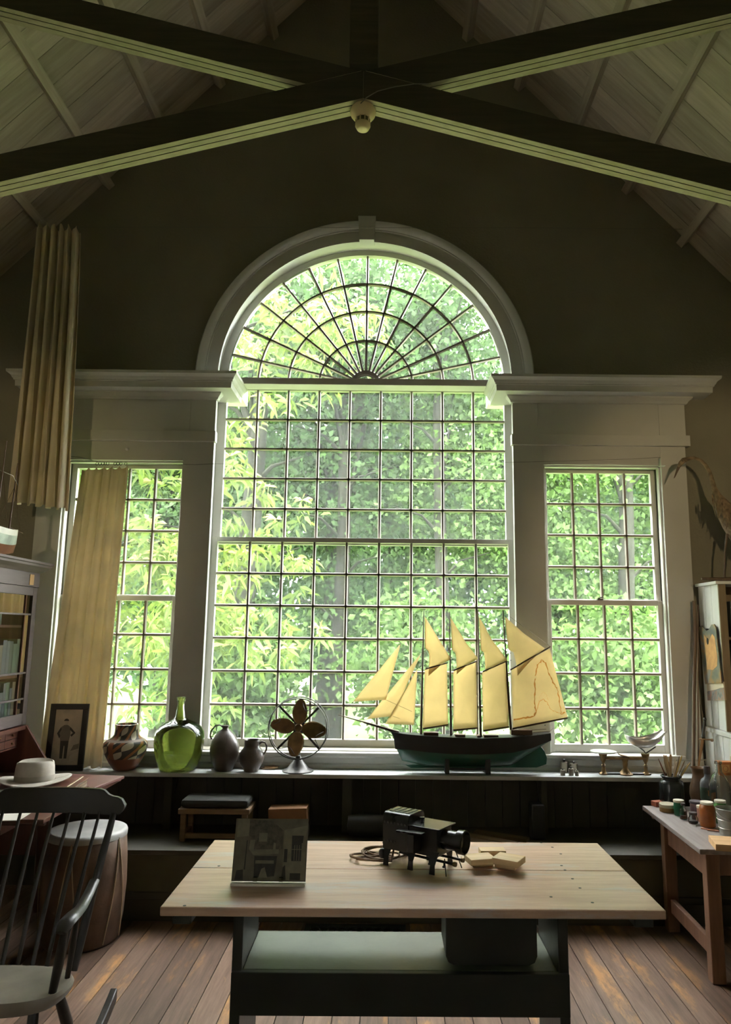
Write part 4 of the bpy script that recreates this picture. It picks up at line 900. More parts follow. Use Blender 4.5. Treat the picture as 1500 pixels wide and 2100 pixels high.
for xx, sp in ((-.135, .058), (-.03, .056), (.062, .056)):
    for s in (-1, 1):
        q = MB(); q.loft([[(xx-w2, s*(sp+o_)-.002, z), (xx+w2, s*(sp+o_)-.002, z), (xx+w2, s*(sp+o_)+.002, z), (xx-w2, s*(sp+o_)+.002, z)] for z, w2, o_ in ((.0005,.011,.014),(.03,.009,.010),(.055,.015,.002),(.075,.024,0))]); q.build('leg', M['pjb'], PJ, local=True)
for s in (-1, 1): 
    MB().tube([(-.10, s*.03, .042), (.13, s*.03, .038)], .005, 8).build('slide_rod', M['pjb'], PJ, smooth=60, local=True)
    MB().lathe([(0,0),(.008,0),(.009,.006),(.008,.012),(0,.012)], 12, (.128, s*.03, .038), mx=RX).build('rod_knob', M['brass'], PJ, smooth=40, local=True)
    MB().tube([(.10, s*.045, .055), (.115, s*.06, .0008)], .0022, 6).build('prop', M['pjb'], PJ, local=True)
for xx in (.03, .09): MB().lathe([(0,0),(.007,0),(.007,.004),(.003,.006),(.003,.018),(0,.018)], 10, (xx, -.03, .02)).build('thumbscrew', M['pjb'], PJ, smooth=40, local=True)
# cord of the projector
rn = random.Random(4); c = atZ(778, 1758, TZ); pts = []
for i in range(76):
    a = 2*PI*i/16 + 1.0; k = .068*(1 + .35*math.sin(i*.29)); pts.append((c.x + k*math.cos(a) + .03*math.sin(i*.17), c.y + .70*k*math.sin(a) + .03*math.cos(i*.13), TZ + .0045 + .012*(.5+.5*math.sin(i*.55))))
e = Vector((.03, 2.96, TZ+.05)); pts += [tuple(Vector(pts[-1]).lerp(e, f)) for f in (.4, .8)]
tag(MB().tube(pts, .0042, 7).build('projector_cord', M['cord'], smooth=60), 'brown cloth-covered cord coiled on the table behind the projector', 'cord')
p = atZ(785, 1757, TZ+.02); tag(MB().lathe([(0,0),(.010,0),(.014,.008),(.014,.024),(.009,.032),(0,.034)], 14, (p.x, p.y, TZ+.017)).build('cord_plug', M['black'], smooth=50), 'round black plug lying on the coiled cord on the table', 'plug')
# ---- pine blocks
M['block'] = wood('block_pine', (.52,.36,.17), (.68,.50,.26), 'x', rough=.55, rvar=.06, grain=20, bump=.05)
def block(px, py, zz, lx, ly, lz, rz, lb_):
    p = atZ(px, py, zz); q = MB(); q.box(-lx/2, lx/2, -ly/2, ly/2, 0, lz); o = q.build('pine_block', M['block'], bevel=.002); o.location = (p.x, p.y, zz); o.rotation_euler = (0,0,math.radians(rz)); return tag(o, lb_, 'block', 'pine blocks on the table')
block(986, 1772, TZ+.0005, .080, .066, .022, 12, 'lower pine block of the left stack beside the projector')
block(985, 1768, TZ+.023, .098, .078, .021, 14, 'upper pine block of the left stack beside the projector')
block(1042, 1777, TZ+.0005, .080, .070, .024, -28, 'lower pine block of the right stack beside the projector')
block(1044, 1770, TZ+.025, .100, .084, .022, -30, 'upper pine block of the right stack beside the projector')
block(1010, 1752, TZ+.0005, .10, .055, .02, 3, 'pine block lying behind the two stacks of blocks')
# ================================================================== on the low bench and the floor behind the table
BT = .3755
def bz(px, Y): return atY(px, 1700, Y).x
M['sbrown'] = wood('stool_wood', (.14,.085,.045), (.22,.14,.075), 'x', rough=.6, grain=14)
st = thing('wooden_stool', 'low brown wooden stool with a dark cushion on the bench under the shelf', 'stool', (bz(445, 4.6), 4.6, BT))
q = MB(); q.box(-.21,.21,-.11,.11,.155,.185); q.build('seat', M['sbrown'], st, bevel=.004, local=True)
q = MB(); q.box(-.2,.2,-.10,.10,.186,.235); q.build('cushion', mat('dark_cushion', (.022,.022,.018), .85), st, bevel=.02, local=True)
for s in (-1, 1):
    for t in (-1, 1): q = MB(); q.box(s*.18-.016, s*.18+.016, t*.085-.014, t*.085+.014, 0, .155); q.build('leg', M['sbrown'], st, bevel=.003, local=True)
    q = MB(); q.box(s*.18-.012, s*.18+.012, -.071, .071, .02, .045); q.build('stretcher', M['sbrown'], st, local=True)
q = MB(); q.box(-.163,.163,-.095,-.075,.018,.045); q.build('stretcher', M['sbrown'], st, local=True)
M['redbox'] = mat('reddish_card', (.24,.115,.05), .7, var=.2)
q = MB(); q.obox((0,0,.07), (.115,0,.004), (0,.06,0), (-.003,0,.05)); o = q.build('cardboard_box', M['redbox'], bevel=.003); o.location = (bz(592, 4.62), 4.62, BT+.058); 
o2 = MB().box(-.125,.125,-.08,.08,0,.072).build('document_box', mat('dark_document_box', (.05,.035,.022), .7), bevel=.003); o2.location = (bz(590, 4.62), 4.62, BT+.0003); o.location.z = BT+.056
tag(o, 'reddish cardboard box lying on the dark box under the shelf', 'box'); tag(o2, 'dark flat box on the bench under the reddish box', 'box')
M['dklump'] = mat('black_leather', (.016,.015,.013), .55)
o = MB(); o.lathe([(0,-.17),(.055,-.165),(.065,-.1),(.06,.12),(.05,.165),(0,.17)], 20, (0,0,.065), mx=Matrix.Rotation(PI/2, 3, 'Y')); o = o.build('leather_roll', M['dklump'], smooth=50); o.location = (bz(770, 4.65), 4.65, BT+.0005); tag(o, 'black rolled leather bundle on the bench behind the projector', 'bundle')
for i, (px, Y, rz, ln, lb_) in enumerate(((985, 4.52, -32, .30, 'front brown wood offcut lying on the bench under the ship'), (1005, 4.58, -34, .34, 'middle brown wood offcut lying on the bench under the ship'), (1028, 4.66, -30, .34, 'rear brown wood offcut lying on the bench under the ship'))):
    o = MB().box(-ln/2, ln/2, -.03, .03, 0, .018).build('lumber_offcut', M['sbrown'], bevel=.002); o.location = (bz(px, Y), Y, BT+.0005+.0*i); o.rotation_euler = (0, 0, math.radians(rz)); tag(o, lb_, 'lumber', 'wood offcuts on the bench')
o = MB().box(-.04,.04,-.05,.05,0,.20).build('dark_canister', M['dklump'], bevel=.01); o.location = (bz(1102, 4.66), 4.66, BT+.0005); tag(o, 'dark tall canister standing on the bench under the ship stern', 'canister')
# floor register
gx0, gx1, gy0, gy1 = -.44, .11, 4.02, 4.31
gr = thing('floor_register', 'black cast iron floor register with a lattice, seen under the table', 'grate', ((gx0+gx1)/2, (gy0+gy1)/2, 0))
def rectring(a, b_, c, d, w_, z0, z1):
    q = MB(); q.box(a, b_, c, c+w_, z0, z1); q.box(a, b_, d-w_, d, z0, z1); q.box(a, a+w_, c+w_, d-w_, z0, z1); q.box(b_-w_, b_, c+w_, d-w_, z0, z1); return q
M['grate'] = mat('cast_iron', (.06,.07,.075), .45, .5)
rectring(gx0, gx1, gy0, gy1, .03, .0005, .012).build('rim', M['grate'], gr, bevel=.002); MB().box(gx0+.03, gx1-.03, gy0+.03, gy1-.03, .0005, .003).build('backing', M['dklump'], gr)
for i in range(10):
    for j in range(4):
        cx_, cy_ = gx0+.055+.049*i, gy0+.06+.057*j
        MB().tube([(cx_+.022*math.cos(a), cy_+.026*math.sin(a), .008) for a in [2*PI*k/10 for k in range(10)]], .0035, 4, closed=True).build('lattice_ring', M['grate'], gr)
# ================================================================== left side: secretary desk
M['mahog'] = wood('dark_mahogany', (.075,.030,.022), (.14,.058,.038), 'z', rough=.3, rvar=.06, grain=12, stretch=8, bump=.05)
M['greyw'] = wood('greyed_wood', (.060,.042,.038), (.095,.068,.060), 'y', rough=.62, rvar=.05, grain=12, stretch=8, bump=.05)
M['bkglass'] = thin_glass('bookcase_glass', (.9,.9,.88), .02, refl=1.4)
M['satin'] = wood('satinwood', (.42,.24,.09), (.55,.33,.14), 'z', rough=.4)
CXF, CY0, CY1 = -2.165, 3.30, 4.50           # front plane of the upper case, near and far end
se = thing('secretary_desk', 'dark mahogany secretary desk with glazed bookcase doors and an open fall front', 'desk', (-2.4, 3.9, 0))
zc0, zc1 = 1.03, 1.905
q = MB(); q.box(CXF-.30, CXF-.28, CY0, CY1, zc0, zc1); q.build('back', M['mahog'], se)
for ya, yb in ((CY0, CY0+.02), (CY1-.02, CY1)): q = MB(); q.box(CXF-.28, CXF-.022, ya, yb, zc0, zc1); q.build('case_side', M['mahog'], se)
for za, zb_ in ((zc0, zc0+.02), (zc1-.02, zc1), (1.31, 1.325), (1.60, 1.615)): q = MB(); q.box(CXF-.28, CXF-.024, CY0+.02, CY1-.02, za, zb_); q.build('shelf', M['mahog'], se)
q = MB(); q.box(CXF-.30, CXF+.004, CY0-.004, CY1+.004, 1.845, 1.93); q.build('frieze', M['greyw'], se, bevel=.002)
q = MB(); q.box(CXF+.004, CXF+.007, 4.375, 4.425, 1.855, 1.918); q.build('inlay', M['satin'], se)
def cring(p, z): return [(CXF-.30, CY0-p, z), (CXF+p, CY0-p, z), (CXF+p, CY1+p, z), (CXF-.30, CY1+p, z)]
MB().loft([cring(p, z) for p, z in ((.004,1.93),(.012,1.938),(.02,1.945),(.05,1.965),(.052,1.978),(.06,1.982),(.06,1.995))]).build('cornice', M['greyw'], se)
# two glazed doors with barred panes
for (ya, yb) in ((CY0+.004, 3.90-.002), (3.90+.002, CY1-.004)):
    q = MB(); z0, z1, s_ = zc0+.004, 1.843, .05
    q.box(CXF-.022, CXF, ya, ya+s_, z0, z1); q.box(CXF-.022, CXF, yb-s_, yb, z0, z1); q.box(CXF-.022, CXF, ya+s_, yb-s_, z0, z0+s_+.015); q.box(CXF-.022, CXF, ya+s_, yb-s_, z1-s_, z1)
    dr = q.build('door', M['greyw'], se, bevel=.002)
    ys = [ya+s_, ya+s_+.07, yb-s_-.07, yb-s_]; zs = [z0+s_+.015, z0+s_+.10, 1.335, 1.68, z1-s_]
    for y_ in ys[1:-1]: q = MB(); q.box(CXF-.016, CXF-.004, y_-.005, y_+.005, zs[0], zs[-1]); q.build('glazing_bar', M['mahog'], dr)
    for z_ in zs[1:-1]: q = MB(); q.box(CXF-.0155, CXF-.0035, ys[0], ys[-1], z_-.005, z_+.005); q.build('glazing_bar', M['greyw'], dr)
    for i in range(3):
        for j in range(4): q = MB(); q.add([(CXF-.010, ys[i], zs[j]), (CXF-.010, ys[i+1], zs[j]), (CXF-.010, ys[i+1], zs[j+1]), (CXF-.010, ys[i], zs[j+1])], [(0,1,2,3)]); q.build('pane', M['bkglass'], dr)
# desk part with slanted sides, drawers of the gallery, fall front and legs
DX = -1.98
for ya, yb in ((CY0, CY0+.022), (CY1-.022, CY1)):
    MB().prism([(-2.46,.30),(-2.46,1.028),(CXF+.01,1.028),(CXF+.03,1.0),(DX,.775),(DX,.30)], lambda u, v, t: (u, t, v), ya, yb).build('desk_side', M['mahog'], se, bevel=.002)
q = MB(); q.box(-2.46, DX, CY0+.022, CY1-.022, .735, .757); q.build('desk_floor', M['mahog'], se); q = MB(); q.box(-2.46, CXF+.01, CY0+.022, CY1-.022, 1.005, 1.028); q.build('desk_top', M['mahog'], se)
q = MB(); q.box(-2.46, -2.44, CY0+.022, CY1-.022, .757, 1.005); q.build('desk_back', M['mahog'], se)
q = MB(); q.box(-2.44, CXF-.03, CY0+.03, CY1-.03, .90, .908); q.build('gallery_shelf', M['mahog'], se)
dy_ = (CY1-CY0-.06)/8
for i in range(8):
    ya = CY0+.03+dy_*i
    for (za, zb_) in ((.912, .955), (.958, 1.002)):
        dw = MB().box(CXF-.19, CXF-.028, ya+.002, ya+dy_-.002, za, zb_).build('small_drawer', M['mahog'], se, bevel=.002)
        MB().sphere((CXF-.022, ya+dy_/2, (za+zb_)/2), .007, nu=8, nv=6).build('knob', M['brass'], dw, smooth=60)
q = MB(); q.box(DX+.002, -1.53, 3.42, 4.38, .738, .757); q.build('fall_front', M['mahog'], se, bevel=.003)
q = MB(); q.box(-2.44, DX+.002, CY0+.022, CY1-.022, .55, .734); q.build('drawer_case', M['mahog'], se)
for i in range(2):
    ya, yb = (CY0+.03, 3.89) if i == 0 else (3.91, CY1-.03); dw = MB().box(DX, DX+.018, ya, yb, .56, .725).build('long_drawer', M['mahog'], se, bevel=.002)
    for y_ in (ya+.12, yb-.12): MB().sphere((DX+.026, y_, .645), .011, nu=10, nv=6).build('knob', M['brass'], dw, smooth=60)
for x_ in (-2.42, DX-.02):
    for y_ in (CY0+.03, CY1-.03): MB().lathe([(.018,0),(.022,.03),(.028,.3),(.030,.42),(.034,.45),(.034,.55),(0,.55)], 16, (x_, y_, .0005)).build('leg', M['mahog'], se, smooth=50)
for s in (3.55, 4.2): q = MB(); q.box(DX+.02, -1.58, s-.012, s+.012, .70, .736); q.build('slide_support', M['mahog'], se)
# books behind the glass
ORDN = ['first','second','third','fourth','fifth','sixth','seventh','eighth','ninth','tenth','eleventh','twelfth','thirteenth','fourteenth','fifteenth','sixteenth','seventeenth']
BN = ('moss green', 'mid green', 'olive', 'dark red', 'slate', 'tan', 'pine green', 'brown')
BC = [(.10,.16,.10), (.13,.18,.12), (.16,.14,.08), (.22,.08,.05), (.10,.12,.12), (.26,.22,.12), (.07,.10,.07), (.20,.16,.10)]
bm = [mat('book_cloth_%s' % n, c, .7, var=.2) for n, c in zip(('moss', 'green', 'olive', 'red', 'slate', 'tan', 'pine', 'brown'), BC)]
rn = random.Random(9); k = 0
for zs_, nm, lbz in ((1.6155, 'top', 'top'), (1.3255, 'mid', 'middle'), (1.0505, 'low', 'bottom')):
    y = 3.96; n = 0
    while y < 4.44:
        w_ = rn.uniform(.026, .042); h_ = rn.uniform(.17, .215) if zs_ > 1.1 else rn.uniform(.17, .235); d_ = rn.uniform(.15, .19); ci = rn.randrange(8); mm = bm[ci]
        if y + w_ > 4.45: break
        if zs_ > 1.5 and n > 6: break
        b = thing('book', '%s book, %s from the near end of the desk bookcase %s shelf' % (BN[ci], ORDN[n], lbz), 'book', (CXF-.05-d_/2, y+w_/2, zs_), 0, 'books on the %s shelf behind the desk doors' % lbz)
        q = MB(); q.box(-d_/2+.004, d_/2-.004, -w_/2+.003, w_/2-.003, .003, h_-.003); q.build('pages', M['pale'], b, local=True)
        q = MB(); q.box(-d_/2, d_/2, -w_/2, -w_/2+.003, 0, h_); q.box(-d_/2, d_/2, w_/2-.003, w_/2, 0, h_); q.box(d_/2-.003, d_/2, -w_/2+.003, w_/2-.003, 0, h_); q.build('cover', mm, b, local=True)
        y += w_ + .001; n += 1
# ---- small sailing boat on top of the desk
by = 4.15; B0 = Vector((-2.285, by, 1.9955)); bt = thing('sailboat_model', 'small model sailboat with bare masts standing on top of the secretary desk', 'model ship', B0)
M['bhull'] = mat('boat_white_green', (.30,.34,.28), .5, var=.3, scale=9); M['bred'] = mat('boat_red', (.24,.10,.05), .5, var=.3)
def boat(z0, z1, f0, f1):
    L_ = []
    for i in range(11):
        f = i/10; y_ = -.36 + .60*f; w_ = .10*math.sin(PI*min(.97, .12+f*.86))**.6 if f < 1 else .02
        sh = .03*(2*f-1)**2; L_.append([Vector((s*w_*k, y_, z + sh)) for s, k, z in ((-1, f0, z0), (-1, f1, z1), (1, f1, z1), (1, f0, z0))])
    return MB().loft(L_)
boat(.13, .165, .97, 1.0).build('rail_band', mat('boat_white', (.55,.53,.46), .5), bt, smooth=40, local=True); boat(.075, .13, .8, .97).build('topsides', M['bhull'], bt, smooth=40, local=True); boat(.02, .075, .15, .8).build('bottom', M['bred'], bt, smooth=40, local=True)
q = MB(); q.box(-.008,.008,-.15,-.12,0,.05); q.box(-.008,.008,.06,.09,0,.05); q.build('stand', M['hullb'], bt, local=True)
for y_, h_, lean in ((.02, .70, .03), (.17, .60, .03), (-.2, .66, .03)):
    MB().tube([(0, y_, .15), (0, y_+lean, h_)], [.006, .0025], 8).build('mast', M['spar'], bt, smooth=60, local=True)
    for s in (-1, 1): MB().tube([(s*.085, y_-.03, .165), (0, y_+lean*.7, h_*.75)], .0012, 4).build('shroud', M['spar'], bt, local=True)
MB().tube([(-.02, .02, .52), (.03, .10, .50), (.02, .19, .46)], .0018, 5).build('spreader', M['sash'], bt, local=True)
MB().tube([(0, .17, .20), (0, .34, .185)], [.004, .002], 6).build('boom', M['spar'], bt, local=True)
# ---- hat, portfolio and books on the fall front
LZ = .7575
o = MB().box(-.17,.17,-.24,.24,0,.016).build('ledger', mat('ledger_maroon', (.10,.035,.025), .5), bevel=.003); o.location = (-1.70, 4.12, LZ); o.rotation_euler = (0,0,math.radians(-8)); tag(o, 'thin maroon ledger lying flat on the open desk front', 'ledger')
pf_ = thing('leather_portfolio', 'bulging dark leather portfolio tied with straps under the hat', 'portfolio', (-1.755, 3.86, LZ+.0165), math.radians(6))
q = MB(); q.box(-.19,.19,-.16,.16,0,.006); q.build('back_cover', M['mahog'], pf_, bevel=.002, local=True); q = MB(); q.box(-.19,.19,-.16,.16,.040,.046); q.build('front_cover', M['mahog'], pf_, bevel=.002, local=True)
for i in range(6): q = MB(); q.box(-.18+.004*(i % 2),.183-.003*(i % 3),-.152,.152,.0065+.0055*i,.0112+.0055*i); q.build('sheaf', mat('old_paper', (.20,.14,.09), .8), pf_, local=True)
for x_ in (-.02, .155): MB().tube([(x_, -.163, .022), (x_, -.165, .0), (x_, -.165, .047), (x_, .16, .049)], .006, 6, flat=.4).build('strap', mat('strap_tan', (.34,.26,.16), .7), pf_, local=True)
ht = thing('felt_hat', 'pale grey felt hat with a creased crown on the leather portfolio', 'hat', (-1.80, 3.88, LZ+.0165+.0525), math.radians(20))
M['felt'] = mat('felt', (.40,.36,.30), .9, var=.1, scale=30)
def brim(u, v):
    a = 2*PI*u; r = .082+.075*v; z = .006 + .018*v*abs(math.cos(a))**2 - .006*v*(1-abs(math.cos(a))); return (r*1.12*math.cos(a), r*.98*math.sin(a), z)
MB().grid(brim, 48, 6).build('brim', M['felt'], ht, smooth=180, local=True, solid=.004)
MB().loft([[(r*1.15*math.cos(a), r*.95*math.sin(a), z - dent*math.exp(-(math.sin(a)/.5)**2)) for a in [2*PI*i/32 for i in range(32)]] for r, z, dent in ((.082,.006,0),(.083,.02,0),(.080,.07,0),(.076,.100,.006),(.070,.106,.010),(.055,.092,.018),(.03,.084,.02),(.005,.082,.02))]).build('crown', M['felt'], ht, smooth=60, local=True)
MB().loft([[(r*1.15*math.cos(a), r*.95*math.sin(a), z) for a in [2*PI*i/32 for i in range(32)]] for r, z in ((.0838,.012),(.0840,.013),(.0832,.034),(.0825,.035))], cap=False).build('band', mat('hat_band', (.30,.27,.22), .8), ht, smooth=60, local=True)
o = MB().box(-.10,.10,-.14,.14,0,.003).build('paper_sheet', M['pale']); o.location = (-1.74, 3.52, LZ+.0003); o.rotation_euler = (0,0,.1); tag(o, 'white sheet of paper on the open desk front beside the chair', 'paper')
gm = thing('letter_rack', 'small grey metal letter rack at the left edge of the desk', 'rack', (-1.86, 3.60, LZ+.0035))
q = MB(); q.box(-.06,.06,-.05,.05,0,.006); q.build('base', M['shelf'], gm, local=True)
for i in range(4): q = MB(); q.box(-.055,.055,-.045+.027*i,-.040+.027*i,.006,.075); q.build('divider', M['shelf'], gm, bevel=.001, local=True)
# ---- dark picture frame just in view on the gable wall
pfm = thing('wall_picture', 'dark picture frame on the far left wall, only its edge in view', 'picture', (-2.90, 4.905, 2.75))
rectw = lambda a, b_, c, d, w_: MB().box(a, b_, 4.90, 4.925, c, c+w_).box(a, b_, 4.90, 4.925, d-w_, d).box(a, a+w_, 4.90, 4.925, c+w_, d-w_).box(b_-w_, b_, 4.90, 4.925, c+w_, d-w_)
rectw(-3.12, -2.745, 2.42, 3.03, .04).build('frame', M['frame'], pfm, bevel=.003); MB().box(-3.08, -2.785, 4.912, 4.922, 2.46, 2.99).build('canvas', mat('dark_canvas', (.06,.05,.04), .6), pfm)
# ---- hide drum behind the chair
c = atZ(156, 1935, 0); dm = thing('hide_drum', 'barrel-shaped hide drum with a pale skin head behind the chair', 'drum', (c.x, 4.10, .0005))
M['hide'] = mat('brown_hide', (.12,.070,.042), .55, var=.35, scale=6, bump=.2); M['skin'] = mat('drum_skin', (.34,.33,.31), .5, var=.18, scale=7)
MB().lathe([(0,0),(.178,0),(.188,.01),(.205,.12),(.212,.27),(.208,.40),(.197,.535),(.19,.54)], 40).build('body', M['hide'], dm, smooth=60, local=True)
MB().lathe([(.2005,.512),(.202,.535),(.196,.546),(.18,.549),(0,.549)], 40).build('head', M['skin'], dm, smooth=60, local=True)
for i in range(10):
    a0 = 2*PI*i/10
    MB().tube([((.199+.018*math.sin(PI*f))*math.cos(a0+.314*f*1.0*(1 if i % 2 else -1)), (.199+.018*math.sin(PI*f))*math.sin(a0+.314*f*(1 if i % 2 else -1)), .02+.50*f) for f in [j/10 for j in range(11)]], .0035, 5).build('lace', mat('lace_tan', (.30,.22,.14), .7), dm, smooth=60, local=True)
# ================================================================== rocking chair
M['chairw'] = mat('chair_black_paint', (.022,.018,.014), .36, var=.4, scale=10, bump=.08); M['chairs'] = mat('chair_worn_seat', (.24,.21,.165), .38, var=.3, scale=6)
rc = thing('rocking_chair', 'black spindle-back rocking chair with worn pale seat at the left edge', 'chair', (-1.30, 2.60, 0), math.radians(0))
zs = .43
seat = [(.25*math.copysign(abs(math.cos(a))**.75, math.cos(a)), +.045 + .14*math.copysign(abs(math.sin(a))**.75, math.sin(a))) for a in [2*PI*i/40 for i in range(40)]]
MB().loft([[(x*k, y*k, z) for x, y in seat] for k, z in ((.90, zs-.045), (.98, zs-.03), (1.0, zs-.012), (.97, zs))]).build('seat', M['chairs'], rc, smooth=40, local=True)
top = lambda f: Vector(((f-.5)*.50, .345 - .05*(1-(2*f-1)**2)*-1, 0.900))
bot = lambda f: Vector(((f-.5)*.425, .165 + .028*(1-(2*f-1)**2), zs-.01))
for i in range(9):
    f = i/8; a, b_ = bot(f), top(f); r = (.012, .016, .012) if i in (0, 8) else (.0075, .0085, .006)
    m_ = a.lerp(b_, .45) + Vector((0, -.012, 0)); MB().tube([a, a.lerp(m_, .5)+Vector((0,-.003,0)), m_, m_.lerp(b_, .5)+Vector((0,-.003,0)), b_], [r[0], r[1], r[1], (r[1]+r[2])/2, r[2]], 8).build('back_post' if i in (0, 8) else 'spindle', M['chairw'], rc, smooth=60, local=True)
def crest_pt(x): f = (x+.29)/.58; return .345 + .05*(1-(2*f-1)**2)
cr = [(-.285,.985),(-.29,.965),(-.275,.945),(-.255,.945),(.255,.945),(.28,.948),(.294,.968),(.292,.995),(.276,1.012),(.25,1.012),(.222,1.010),(.205,1.032),(.19,1.036),(-.19,1.036),(-.205,1.032),(-.222,1.010),(-.25,1.012),(-.276,1.012)]
q = MB(); n_ = 30; fr_, bk = [], []
xs_ = [-.292+.584*i/n_ for i in range(n_+1)]
def env(x):
    ax = abs(x)
    if ax < .19: return (.889, .981)
    if ax < .225: t = (ax-.19)/.035; return (.889, .981-.026*t)
    t = min(1, (ax-.225)/.067); h = .034*math.sqrt(max(.02, 1-t**3)); return (.923-h, .923+h)
q.loft([[(x, crest_pt(x)-.012, env(x)[0]), (x, crest_pt(x)+.012, env(x)[0]), (x, crest_pt(x)+.012+.012, env(x)[1]), (x, crest_pt(x)-.010+.012, env(x)[1])] for x in xs_]); q.build('crest_rail', M['chairw'], rc, smooth=30, bevel=.004, local=True)
for s in (-1, 1):
    pts = [(s*.232, .245, .690), (s*.238, .18, .665), (s*.245, .10, .645), (s*.25, .03, .648), (s*.25, -.03, .644), (s*.248, -.055, .625)]
    MB().tube(pts, [.018,.019,.022,.027,.028,.018], 10, flat=.5).build('arm', M['chairw'], rc, smooth=60, local=True)
    MB().tube([(s*.215, -.01, zs-.01), (s*.232, -.015, .52), (s*.247, -.02, .635)], [.013,.017,.012], 8).build('arm_post', M['chairw'], rc, smooth=60, local=True)
    MB().tube([(s*.22, .09, zs-.01), (s*.232, .09, .53), (s*.243, .085, .635)], [.009,.011,.008], 8).build('arm_spindle', M['chairw'], rc, smooth=60, local=True)
    MB().tube([(s*.17, -.03, zs-.03), (s*.195, -.10, .25), (s*.215, -.16, .09)], [.016,.020,.013], 10).build('leg', M['chairw'], rc, smooth=60, local=True)
    MB().tube([(s*.17, .12, zs-.03), (s*.195, .18, .25), (s*.215, .22, .10)], [.016,.020,.013], 10).build('leg', M['chairw'], rc, smooth=60, local=True)
    pts = [Vector((s*.215, -.40 + .98*i/18, .0)) for i in range(19)]; R_ = 1.25
    rk = MB(); rk.loft([[(s*.215-.014, p.y, R_-math.sqrt(R_**2-(p.y-.02)**2)+.0005), (s*.215+.014, p.y, R_-math.sqrt(R_**2-(p.y-.02)**2)+.0005), (s*.215+.014, p.y, R_-math.sqrt(R_**2-(p.y-.02)**2)+.05), (s*.215-.014, p.y, R_-math.sqrt(R_**2-(p.y-.02)**2)+.05)] for p in pts]); rk.build('rocker', M['chairw'], rc, smooth=30, bevel=.004, local=True)
    MB().tube([(s*.20, -.115, .21), (s*.20, .185, .21)], .010, 8).build('stretcher', M['chairw'], rc, smooth=60, local=True)
MB().tube([(-.2, -.10, .24), (.2, -.10, .24)], .011, 8).build('stretcher', M['chairw'], rc, smooth=60, local=True)
# ================================================================== right side: paint table
RZ = .60
M['rtop'] = wood('grey_table_board', (.20,.165,.15), (.31,.265,.245), 'y', rough=.4, rvar=.06, grain=14, bump=.1); M['rleg'] = wood('red_brown_wood', (.13,.062,.036), (.22,.115,.065), 'z', rough=.5, rvar=.08, grain=12)
rt = thing('paint_table', 'low wooden work table with paint jars at the right edge', 'table', (1.95, 4.07, 0), math.radians(-2))
lx0, lx1, ly0, ly1 = -.455, .46, -.445, .43
for i in range(4):
    a = lx0 + (lx1-lx0)*i/4; q = MB(); q.box(a, a+(lx1-lx0)/4-.002, ly0, ly1, RZ-.024, RZ); q.build('top_board', M['rtop'], rt, bevel=.003, local=True)
for x_ in (lx0+.07, lx1-.07):
    for y_ in (ly0+.06, ly1-.22): q = MB(); q.box(x_-.032, x_+.032, y_-.03, y_+.03, .0005, RZ-.024); q.build('leg', M['rleg'], rt, bevel=.004, local=True)
    q = MB(); q.box(x_-.012, x_+.012, ly0+.09, ly1-.25, RZ-.15, RZ-.025); q.build('apron', M['rleg'], rt, bevel=.002, local=True)
    q = MB(); q.box(x_-.014, x_+.014, ly0+.09, ly1-.25, .10, .17); q.build('stretcher', M['rleg'], rt, bevel=.003, local=True)
for y_ in (ly0+.06, ly1-.22): q = MB(); q.box(lx0+.102, lx1-.102, y_-.012, y_+.012, RZ-.13, RZ-.025); q.build('apron', M['rleg'], rt, bevel=.002, local=True)
for y_ in (ly0+.25, ly1-.12): q = MB(); q.box(lx0+.02, lx1-.02, y_-.02, y_+.02, RZ-.045, RZ-.025); q.build('cleat', M['rleg'], rt, local=True)
def rp(px, py): return atZ(px, py, RZ) + Vector((0,0,.0005))
def jar(name, lb_, px, py, prof, m, lid=None, lm=None, inner=None, im=None, n=28, cat='jar'):
    c = rp(px, py); t = thing(name, lb_, cat, c)
    MB().lathe(prof, n).build('body', m, t, smooth=45, local=True)
    if lid: MB().lathe(lid, n).build('lid', lm, t, smooth=45, local=True)
    if inner: MB().lathe(inner, n).build('contents', im, t, smooth=45, local=True)
    return t
M['cgl'] = glass_mat('clear_glass', (.92,.95,.95)); M['lidw'] = mat('cream_lid', (.60,.55,.44), .5); M['lidd'] = mat('dark_lid', (.05,.035,.032), .45)
def pg(name, col): return mat(name, col, .3, var=.25, scale=20)
# crock of brushes
ck = jar('brush_crock', 'black glazed crock holding the paint brushes', 1380, 1653, [(0,0),(.062,0),(.068,.006),(.070,.02),(.070,.13),(.064,.142),(.052,.150),(.052,.160),(.060,.166),(.060,.172),(.054,.174),(.047,.165),(.046,.15),(.058,.135),(.058,.012),(0,.012)], mat('crock_black', (.016,.018,.018), .25, var=.3), n=36, cat='crock')
C0 = Vector(ck.location)
BR = [(1351, 1556, .004, 'thin', 'red-brown brush leaning furthest left'), (1362, 1548, .0075, 'flat', 'wide-headed brush second from the left'), (1366, 1549, .009, 'round', 'tallest round-tipped brush left of the middle'), (1376, 1547, .009, 'round', 'tall round-tipped brush in the middle of the crock'), (1372, 1562, .006, 'thin', 'short brush low in front of the tall ones'),
      (1386, 1553, .005, 'thin', 'pale brush handle right of the middle'), (1388, 1563, .006, 'thin', 'white-tipped brush right of the middle'), (1394, 1551, .005, 'thin', 'slim brush with dark handle right of the middle'), (1399, 1550, .006, 'round', 'tan brush handle at the upper right'), (1405, 1560, .007, 'round', 'brown brush with rounded end at the right'),
      (1411, 1566, .006, 'thin', 'short pale brush near the right end'), (1416, 1564, .005, 'thin', 'ochre brush leaning furthest right'), (1407, 1570, .0055, 'thin', 'grey brush leaning right in front of the others')]
